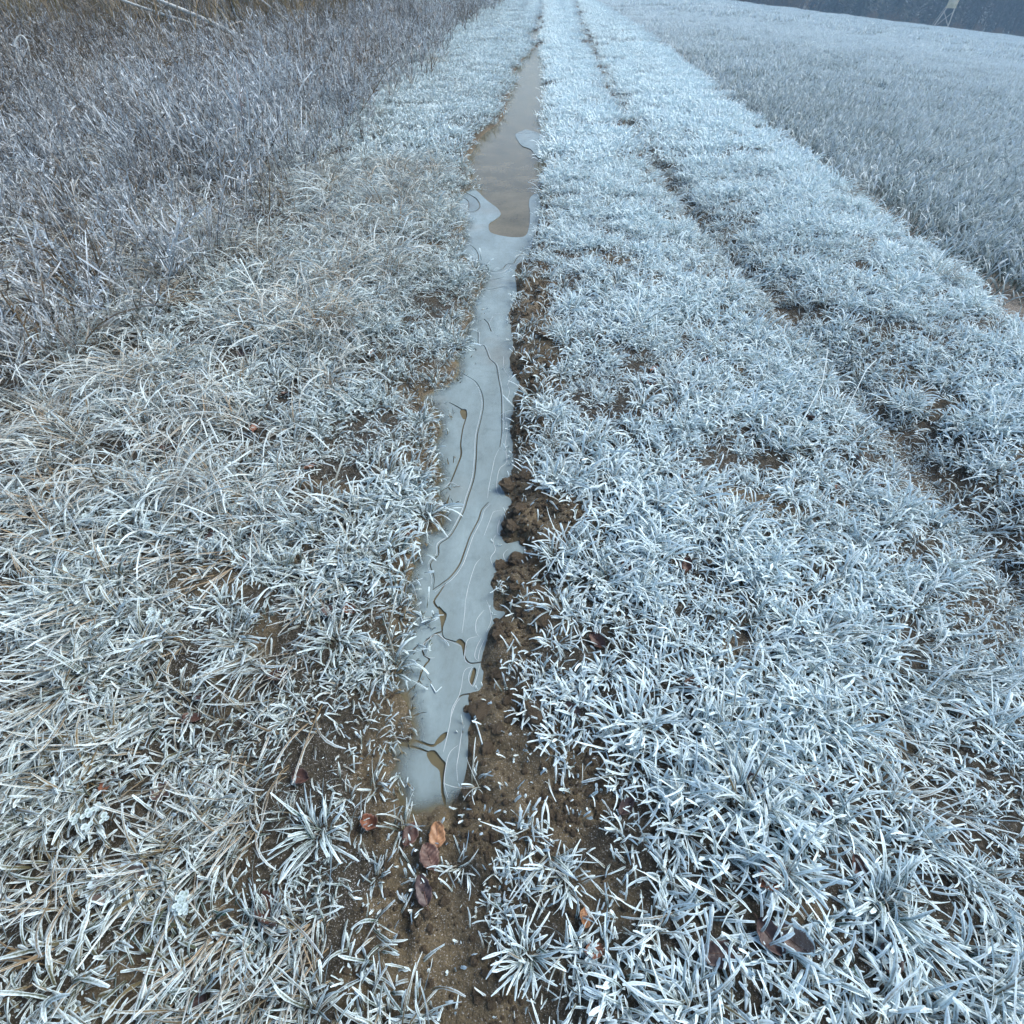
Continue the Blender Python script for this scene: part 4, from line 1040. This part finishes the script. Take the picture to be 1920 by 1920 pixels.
for a, b_ in (((-1.3, -.85, .45), (.72, -.8, .5)), ((-1.2, -.85, .5), (.55, -.68, 2.3)), ((.75, -.85, .6), (-.75, -.68, 2.4))):
    obj('brace', mesh_np('brace', *beam(a, b_, .05), M_POLEW), hide)
def box(x0, x1, y0, y1, z0, z1):
    V = np.array([(x, y, z) for z in (z0, z1) for y in (y0, y1) for x in (x0, x1)], float)
    return V, np.array([(0, 2, 3, 1), (4, 5, 7, 6), (0, 1, 5, 4), (2, 6, 7, 3), (0, 4, 6, 2), (1, 3, 7, 5)])
cab = obj('cabin', mesh_np('cabin', *joinparts([box(-.8, .8, -.8, .8, FH, FH + .1), box(-.75, -.7, -.75, .75, FH + .1, FH + 1.0), box(.7, .75, -.75, .75, FH + .1, FH + 1.0),
                                               box(-.698, .698, -.75, -.7, FH + .1, FH + 1.0), box(-.698, .698, .7, .75, FH + .1, FH + 1.9),
                                               box(-.75, -.65, -.75, -.65, FH + 1.002, FH + 1.9), box(.65, .75, -.75, -.65, FH + 1.002, FH + 1.9),
                                               box(-.64, .64, -.74, -.7, FH + 1.5, FH + 1.9)]), M_BOARD, smooth=False), hide)
obj('roof', mesh_np('roof', *box(-.95, .95, -1.0, .9, FH + 1.91, FH + 1.99), M_ROOF, smooth=False), hide)
lad = obj('ladder', mesh_np('ladder', *joinparts([beam((-2.0, -.2, -.2), (-.82, -.2, FH + .2), .04), beam((-2.0, .25, -.2), (-.82, .25, FH + .2), .04)]), M_POLEW), hide)
for k in range(8):
    t = (k + .7) / 9; x = -2.0 + 1.18 * t; z = -.2 + (FH + .4) * t
    obj('rung', mesh_np('rung', *beam((x, -.24, z), (x, .29, z), .025), M_POLEW), lad)

# ------------------------------------------------------------------ things: fallen leaves
def leaf_mat(name, c1, c2, frost):
    m, n, l, b = new_mat(name)
    tc = n.new('ShaderNodeTexCoord').outputs['Object']
    nz = noise(n, l, 60, 4, .65, tc)
    r = ramp(n, [(.3, c1), (.7, c2)]); l.new(nz.outputs['Fac'], r.inputs[0])
    vc = mixc(n, l, math_(n, l, 'MULTIPLY', attr(n, 'vein').outputs['Fac'], .45), r.outputs[0], tuple(q * .35 for q in c1))
    rim = attr(n, 'rim').outputs['Fac']; n2 = noise(n, l, 420, 3, .6, tc)
    f = math_(n, l, 'ADD', math_(n, l, 'MULTIPLY', rim, frost * .95), math_(n, l, 'SUBTRACT', n2.outputs['Fac'], 1.0 - frost), True)
    rr = ramp(n, [(.35, (0, 0, 0)), (.6, (1, 1, 1))]); l.new(f, rr.inputs[0])
    l.new(mixc(n, l, rr.outputs[0], vc, FROST), b.inputs['Base Color'])
    b.inputs['Roughness'].default_value = .5
    return m
LM = {'orange': leaf_mat('orange_leaf', (.22, .11, .05), (.36, .2, .10), .3), 'red': leaf_mat('russet_leaf', (.15, .06, .038), (.25, .12, .07), .42),
      'dark': leaf_mat('dark_leaf', (.05, .026, .021), (.11, .058, .044), .42), 'purple': leaf_mat('wet_dark_leaf', (.04, .03, .032), (.09, .062, .06), .3),
      'frosty': leaf_mat('frosted_leaf', (.12, .09, .08), (.2, .16, .14), .75), 'rimmed': leaf_mat('rimmed_leaf', (.05, .035, .035), (.1, .07, .065), .62)}
def leaf_mesh(seed, L, wd, curl, lobes=0.):
    rnd = random.Random(seed); nu, nv = 22, 10; V = []; rim = []; vein = []
    for i in range(nu + 1):
        u = i / nu; half = wd * .5 * (math.sin(math.pi * min(1, u * .97 + .015)) ** .52) * (1.1 - .2 * u)
        half *= 1 + lobes * math.sin(u * 19) * .35 + .05 * math.sin(u * 23 + seed) + .05 * math.sin(u * 9 + seed * 3)
        for j in range(nv + 1):
            v = j / nv * 2 - 1
            x = v * half; y = (u - .5) * L
            z = .002 * math.sin(u * 7 + seed) * v + .0012 * math.sin(u * 11 + v * 6 + seed * 2) + curl * (v * v) * wd * .55 + curl * .5 * ((u - .5) ** 2) * L * 1.3 + .0011 * math.sin(u * 44 - abs(v) * 8) * (1 - abs(v) * .3) + .002 * abs(v)
            V.append((x, y, z + .002)); rim.append(max(0, max(abs(v), abs(2 * u - 1)) - .86) / .14); vein.append(max(abs(math.sin(u * 22 - abs(v) * 4)) ** 10, 0))
    V = np.array(V); i = np.arange(len(V)).reshape(nu + 1, nv + 1)
    q = np.stack([i[:-1, :-1], i[:-1, 1:], i[1:, 1:], i[1:, :-1]], -1).reshape(-1, 4)
    rib = [(0, (u - .5) * L, curl * .5 * ((u - .5) ** 2) * L * 1.3 + .0026) for u in np.linspace(-.16, .97, 10)]
    return V, q, (rim, vein), tube(rib, np.linspace(.0011, .0004, 10), 5)
LSPEC = [('red', .042, .036, .9, 'curled russet leaf at the left edge of the mud below the ice'),
         ('dark', .055, .037, .15, 'dark brown veined leaf frozen in at the lower end of the ice'),
         ('orange', .054, .040, .1, 'orange brown oval leaf with pale blotches at the lower end of the ice'),
         ('dark', .058, .046, .12, 'large dark brown leaf directly below the orange leaf'),
         ('purple', .060, .036, .3, 'blackish leaf lying lowest in the chain of leaves below the ice'),
         ('dark', .060, .046, .5, 'dark red oval leaf sheltered by long grass at lower right'),
         ('red', .030, .022, .6, 'small brown leaf scrap above the dark red oval leaf at lower right'),
         ('purple', .060, .045, .7, 'blackish curled leaf left of the dark red oval leaf'),
         ('orange', .036, .026, .3, 'small orange brown leaf between grass blades at the bottom, right of the mud'),
         ('rimmed', .055, .042, .5, 'dark leaf with white frost rim in the turf, lower left'),
         ('dark', .045, .036, .4, 'reddish dark leaf just below the frost rimmed leaf, lower left'),
         ('red', .055, .045, .4, 'brown leaf under straw at the left, a third up the picture'),
         ('frosty', .115, .075, .5, 'large crumpled grey frosted leaf near the lower left corner'),
         ('rimmed', .05, .045, .25, 'dark lobed leaf outlined in white frost on lower left mud'),
         ('red', .045, .036, .5, 'russet leaf at the turf edge left of the ice, middle of the puddle'),
         ('red', .028, .022, .2, 'small pinkish leaf on mud at the left shore of the ice'),
         ('orange', .025, .018, .3, 'tiny orange leaf on the right mud bank'),
         ('red', .05, .035, .6, 'rust red leaf caught in dead grass on the left verge'),
         ('red', .05, .04, .5, 'brown leaf low in the dead grass, left of the puddle'),
         ('dark', .05, .035, .5, 'dark brown leaf between tufts left of the puddle'),
         ('purple', .05, .028, .5, 'dark wrinkled leaf in a grass tuft right of the mud bank'),
         ('purple', .075, .045, .45, 'large dark leaf with pale midrib at the bottom right of centre'),
         ('purple', .065, .045, .5, 'broad dark brown leaf near the bottom edge, right half'),
         ('red', .05, .04, .4, 'reddish brown leaf beneath straw at the left edge'),
         ('red', .05, .03, .5, 'brown leaf in the straw halfway down the left side'),
         ('purple', .06, .05, .6, 'nearly black leaf in a hollow at lower right'),
         ('dark', .05, .035, .4, 'brown leaf beside the big tuft on the right mud bank'),
         ('purple', .055, .04, .3, 'dark flat leaf in turf right of the lower mud'),
         ('dark', .06, .035, .4, 'dark brown leaf in turf, right of the lower end of the ice'),
         ('dark', .045, .035, .4, 'reddish dark leaf on mud left of the lower ice')]
for k, ((x, y), (c, L, wd, cu, lab)) in enumerate(zip(LEAF, LSPEC)):
    V, q, rim, rib = leaf_mesh(k, L, wd, cu, .8 if k == 13 else .0)
    onice = k in (1, 2, 3, 4)
    z = (max(W, lz(x, y)) + .007 + .004 * (k == 2) + .002 * (k == 3)) if onice else lz(x, y) + (.012 if k in (0, 12, 13) else .006)
    o = obj('fallen_leaf', mesh_np('fallen_leaf', V, q, LM[c], {'rim': rim[0], 'vein': rim[1]}))
    o.location = (x, y, z); o.rotation_euler = (random.gauss(0, .16), random.gauss(0, .16), [1.2, -.35, .15, .5, .4][k] if k < 5 else random.uniform(0, 6.28))
    sm = o.modifiers.new('thickness', 'SOLIDIFY'); sm.thickness = .0005
    obj('midrib', mesh_np('midrib', *rib, LM['red' if c in ('orange', 'red') else 'dark'], {'rim': np.zeros(len(rib[0]))}), o)
    tag(o, lab, 'leaf', 'fallen leaves')
# more leaf litter half hidden in the turf
LMESH = []
for k in range(8):
    c = ['dark', 'red', 'purple', 'dark', 'purple', 'red', 'frosty', 'dark'][k]
    V, q, rim, rib = leaf_mesh(100 + k, .05 + .004 * k, .032 + .002 * k, .3 + .06 * k)
    LMESH.append((mesh_np('fallen_leaf', V, q, LM[c], {'rim': rim[0], 'vein': rim[1]}), mesh_np('midrib', *rib, LM['dark'], {'rim': np.zeros(len(rib[0]))})))
pp = pts(-1.9, 1.5, -.3, 2.6, 14, lambda x, y: (puddist(x, y) > .06) * inview(x, y) * (bare(x, y) < .2) * (puddist(x, y) > .2) * .8)
for k, (x, y) in enumerate(pp[:95]):
    a, b_ = LMESH[k % 8]; o = obj('fallen_leaf', a); o.location = (x, y, lz(x, y) + .008)
    o.rotation_euler = (random.gauss(0, .25), random.gauss(0, .25), random.uniform(0, 6.28)); o.scale = [random.uniform(.7, 1.2)] * 3
    obj('midrib', b_, o)
    cn = ['dark brown', 'russet', 'blackish', 'dark brown', 'blackish', 'russet', 'frost grey', 'dark brown'][k % 8]
    sd = 'left of the puddle' if x < rut1(y) else 'right of the puddle'
    tag(o, '%s withered leaf half hidden in the frosted turf %s' % (cn, sd), 'leaf', '%s leaf litter %s' % (cn, sd))

# ------------------------------------------------------------------ things: clods of mud along the right shore of the ice
def clod_mesh(seed):
    bm = bmesh.new(); bmesh.ops.create_icosphere(bm, subdivisions=3, radius=1)
    rnd = random.Random(seed); o1, o2 = rnd.uniform(0, 50), rnd.uniform(0, 50)
    for v in bm.verts:
        c = v.co
        k = .62 + .5 * float(vn(np.array([c.x * 1.2 + o1 + c.z]), np.array([c.y * 1.2 + o2 - c.z]), .8, seed)[0]) + .45 * float(vn(np.array([c.x * 3 + o2 + c.z * 2]), np.array([c.y * 3 + c.z * 3]), .7, seed + 5)[0]) + .25 * float(vn(np.array([c.x * 7 + o1]), np.array([c.y * 7 - c.z * 6]), .7, seed + 9)[0])
        v.co = c * k
    me = bpy.data.meshes.new('mud_clod'); bm.to_mesh(me); bm.free()
    for p_ in me.polygons: p_.use_smooth = False
    me.materials.append(M_CLOD)
    return me
CM = [clod_mesh(k) for k in range(7)]
more = [(x + random.gauss(0, .035), y + random.gauss(0, .05)) for x, y in CLOD for _ in range(2)]
for k, (x, y) in enumerate(list(CLOD) + more):
    d_ = float(puddist(np.array([x]), np.array([y]))[0])
    if d_ < -.006: x += .03
    big = k < len(CLOD); s = random.uniform(.013, .028) if big else random.uniform(.007, .016)
    o = obj('mud_clod', CM[k % 7]); o.location = (x, y, max(lz(x, y), W) + s * .12); o.scale = (s * random.uniform(.9, 1.4), s * random.uniform(.9, 1.3), s * random.uniform(.4, .7))
    o.rotation_euler = (random.uniform(-.4, .4), random.uniform(-.4, .4), random.uniform(0, 6.28))
    tag(o, 'lumpy brown mud clod on the right bank of the ice' if big else 'small crumb of brown mud on the right bank of the ice', 'mud clod', 'large clods on the right bank' if big else 'mud crumbs on the right bank')

CR = []
for k in range(6):
    o = bpy.data.objects.new('soil_crumb', CM[k].copy()); CR.append(o)
p = pts(-1.0, .6, -.5, 4.6, 7500, lambda x, y: (bare(x, y) > .3) * (puddist(x, y) > .004) * (.3 + .7 * (x > rut1(y))) * (.2 + .8 * sst(.35, .6, vn(x, y, .12, 61))))
scatter('soil_crumbs', CR, p, .0014 + .0062 * U(0, 1, len(p)) ** 2.6, 0, 0, 'loose crumbs of brown soil on the bare mud', tilt=1.0, dz=0)

# ------------------------------------------------------------------ things: grass tufts that stand out
TSPEC = [('g', 1.15, 'dense white frosted tuft on the mud bank, right of the lower middle of the ice'),
         ('g', 1.1, 'starry frosted tuft overhanging the clods on the right bank'),
         ('g', 1.15, 'bright frosted tuft on the right bank near the upper grey ice'),
         ('g', 1.25, 'big drooping frosted tuft on the crown of the track, right side'),
         ('g', 1.0, 'frosted tuft jutting over the left shore of the widest grey ice'),
         ('s', 1.1, 'tan tussock of dead grass at the weeds edge, the farther of two'),
         ('s', 1.35, 'tan drooping tussock of dead grass at the weeds edge, the nearer of two'),
         ('g', 1.0, 'spiky frosted tuft left of the dense one on the mud bank'),
         ('g', 1.2, 'broad frosted tuft in the middle of the right turf'),
         ('g', 1.25, 'rounded frosted tuft in the left turf, level with the puddle middle'),
         ('g', 1.0, 'radiating frosted tuft at the left shore by the ice bend'),
         ('g', 1.15, 'frosted tuft near the left shore, below the rounded one'),
         ('g', 1.25, 'large combed frosted tuft at the bottom right'),
         ('g', .9, 'frosted tuft at the bottom just right of the muddy rut'),
         ('g', 1.1, 'long bladed frosted tuft left of the fallen leaves at the ice end'),
         ('g', .9, 'small frosted tuft at the upper end of the bare mud patch'),
         ('s', .8, 'tussock with dark hollow on the bank by the field, nearer one'),
         ('s', .7, 'tussock on the bank by the field, farther one'),
         ('s', 1.25, 'big arching straw tussock at the left edge'),
         ('g', .95, 'frosted tuft on the left shore beside the dark curved crack')]
for k, ((x, y), (c, s, lab)) in enumerate(zip(TUFT, TSPEC)):
    if c == 'g':
        me = plant_mesh('grass_tuft', [tuft_short(46, .028, .05, .125, .0036, .0062, 7, 2, (0, .3), (.15, 1.15), (.5, 1.7), (.45, .85))], M_GRASS)
    else:
        me = plant_mesh('grass_tuft', [tuft_straw(60, .07, .14, .32, 1.0, fr=(.2, .6), main=-1.2), tuft_short(20, .05, .05, .12)], M_STRAW)
    if float(puddist(np.array([x]), np.array([y]))[0]) < .03: x += -.06 if x < rut1(y) else .06
    o = obj('grass_tuft', me); o.location = (x, y, lz(x, y) - .003); o.scale = (s, s, s); o.rotation_euler.z = random.uniform(0, 6.28) if c == 'g' else 0
    tag(o, lab, 'grass tuft', 'grass tufts that stand out')

# frosted straw lying on the ice and on the mud
def stalk(P, rad, label, mat):
    base = np.array(P[0]); Q = np.array([np.array(p) - base for p in P], float)
    Q = np.concatenate([Q[i] + (Q[i + 1] - Q[i]) * np.linspace(0, 1, 5)[:, None] for i in range(len(Q) - 1)])
    Q = Q[np.concatenate([[True], np.linalg.norm(np.diff(Q, axis=0), axis=1) > 1e-6])]
    v, q = tube(Q, rad, 6)
    o = obj('grass_stalk', mesh_np('grass_stalk', v, q, mat, {'fr': U(.5, 1, len(v)), 'st': np.ones(len(v))})); o.location = base
    return tag(o, label, 'grass stalk', 'single stalks')
stalk([(-.270, .675, W + .003), (-.252, .650, W + .004), (-.236, .668, W + .005)], .0019, 'white frosted grass blade bent into a V on the lower ice', M_GRASS)
stalk([(-.137, .590, W + .01), (-.115, .54, W + .022), (-.088, .468, W + .018)], .0022, 'pale frosted stalk lying across mud at the right shore', M_STRAW)
stalk([(-.345, .93, W + .004), (-.330, .89, W + .004)], .0018, 'short white frosted blade lying on ice at the left shore', M_GRASS)
stalk([(1.12, 1.75, .11), (1.35, 2.1, .14), (1.52, 2.45, .12)], .0022, 'long frosted stalk lying over the right turf, nearer one', M_STRAW)
stalk([(1.35, 1.85, .11), (1.62, 2.25, .13), (1.75, 2.4, .10)], .0022, 'long frosted stalk lying over the right turf, farther one', M_STRAW)

# little clovers in the dead grass
M_CLOVER = frosted_mat('frosted_clover', (.05, .10, .045), (.1, .13, .07), base=.05)
def clover(seed):
    rnd = random.Random(seed); V = []; Q = []; F = []
    for s in range(5):
        a = rnd.uniform(0, 6.28); rr = rnd.uniform(.005, .03); h = rnd.uniform(.015, .04); c = np.array([math.cos(a) * rr, math.sin(a) * rr, h])
        for t in range(3):
            b_ = a + t * 2.094; u = np.array([math.cos(b_), math.sin(b_), .15]); v = np.array([-math.sin(b_), math.cos(b_), .05]); k = rnd.uniform(.008, .012)
            ring = [c + (u * (.55 + .5 * math.cos(g_)) + v * .5 * math.sin(g_)) * k for g_ in np.linspace(0, 6.28, 8, endpoint=False)]
            o = len(V); V += ring + [c + u * k * .5 - np.array([0, 0, .0015])]; F += [.75] * 8 + [.2]
            for g_ in range(8): Q.append((o + g_, o + (g_ + 1) % 8, o + 8))
        o = len(V); V += [c + (.0008, 0, 0), c - (.0008, 0, 0), np.array([0, 0, 0.])]; F += [.3] * 3; Q.append((o, o + 1, o + 2))
    return mesh_np('clover', np.array(V), np.array(Q), M_CLOVER, {'fr': F, 'st': np.zeros(len(V))})
for k, ((x, y), lab) in enumerate(zip([(-1.32, 1.16), (-1.55, 1.18), (-1.09, .78), (-.98, .26), (-.72, .12)],
        ['frosted clover leaves in straw left of the puddle', 'frosted round clover leaves near the left edge', 'frosted clover below the straw tussock on the left', 'small frosted clover beside the large grey leaf', 'small frosted clover right of the large grey leaf'])):
    o = obj('clover', clover(k)); o.location = (x, y, lz(x, y) + .03); o.scale = (1.2, 1.2, 1.2)
    tag(o, lab, 'clover')

# ------------------------------------------------------------------ frosty air
hz = obj('haze', mesh_np('haze', *box(-345, 345, -60, 430, -42, 31), None, smooth=False))
m = bpy.data.materials.new('haze'); m.use_nodes = True; m.node_tree.nodes.clear()
vo = m.node_tree.nodes.new('ShaderNodeOutputMaterial'); pv = m.node_tree.nodes.new('ShaderNodeVolumePrincipled')
pv.inputs['Color'].default_value = (.42, .7, 1.0, 1); pv.inputs['Density'].default_value = .0017; pv.inputs['Anisotropy'].default_value = .1
m.node_tree.links.new(pv.outputs[0], vo.inputs['Volume'])
hz.data.materials.append(m)
tag(hz, 'thin pale blue winter haze over the field and wood', kind='stuff')
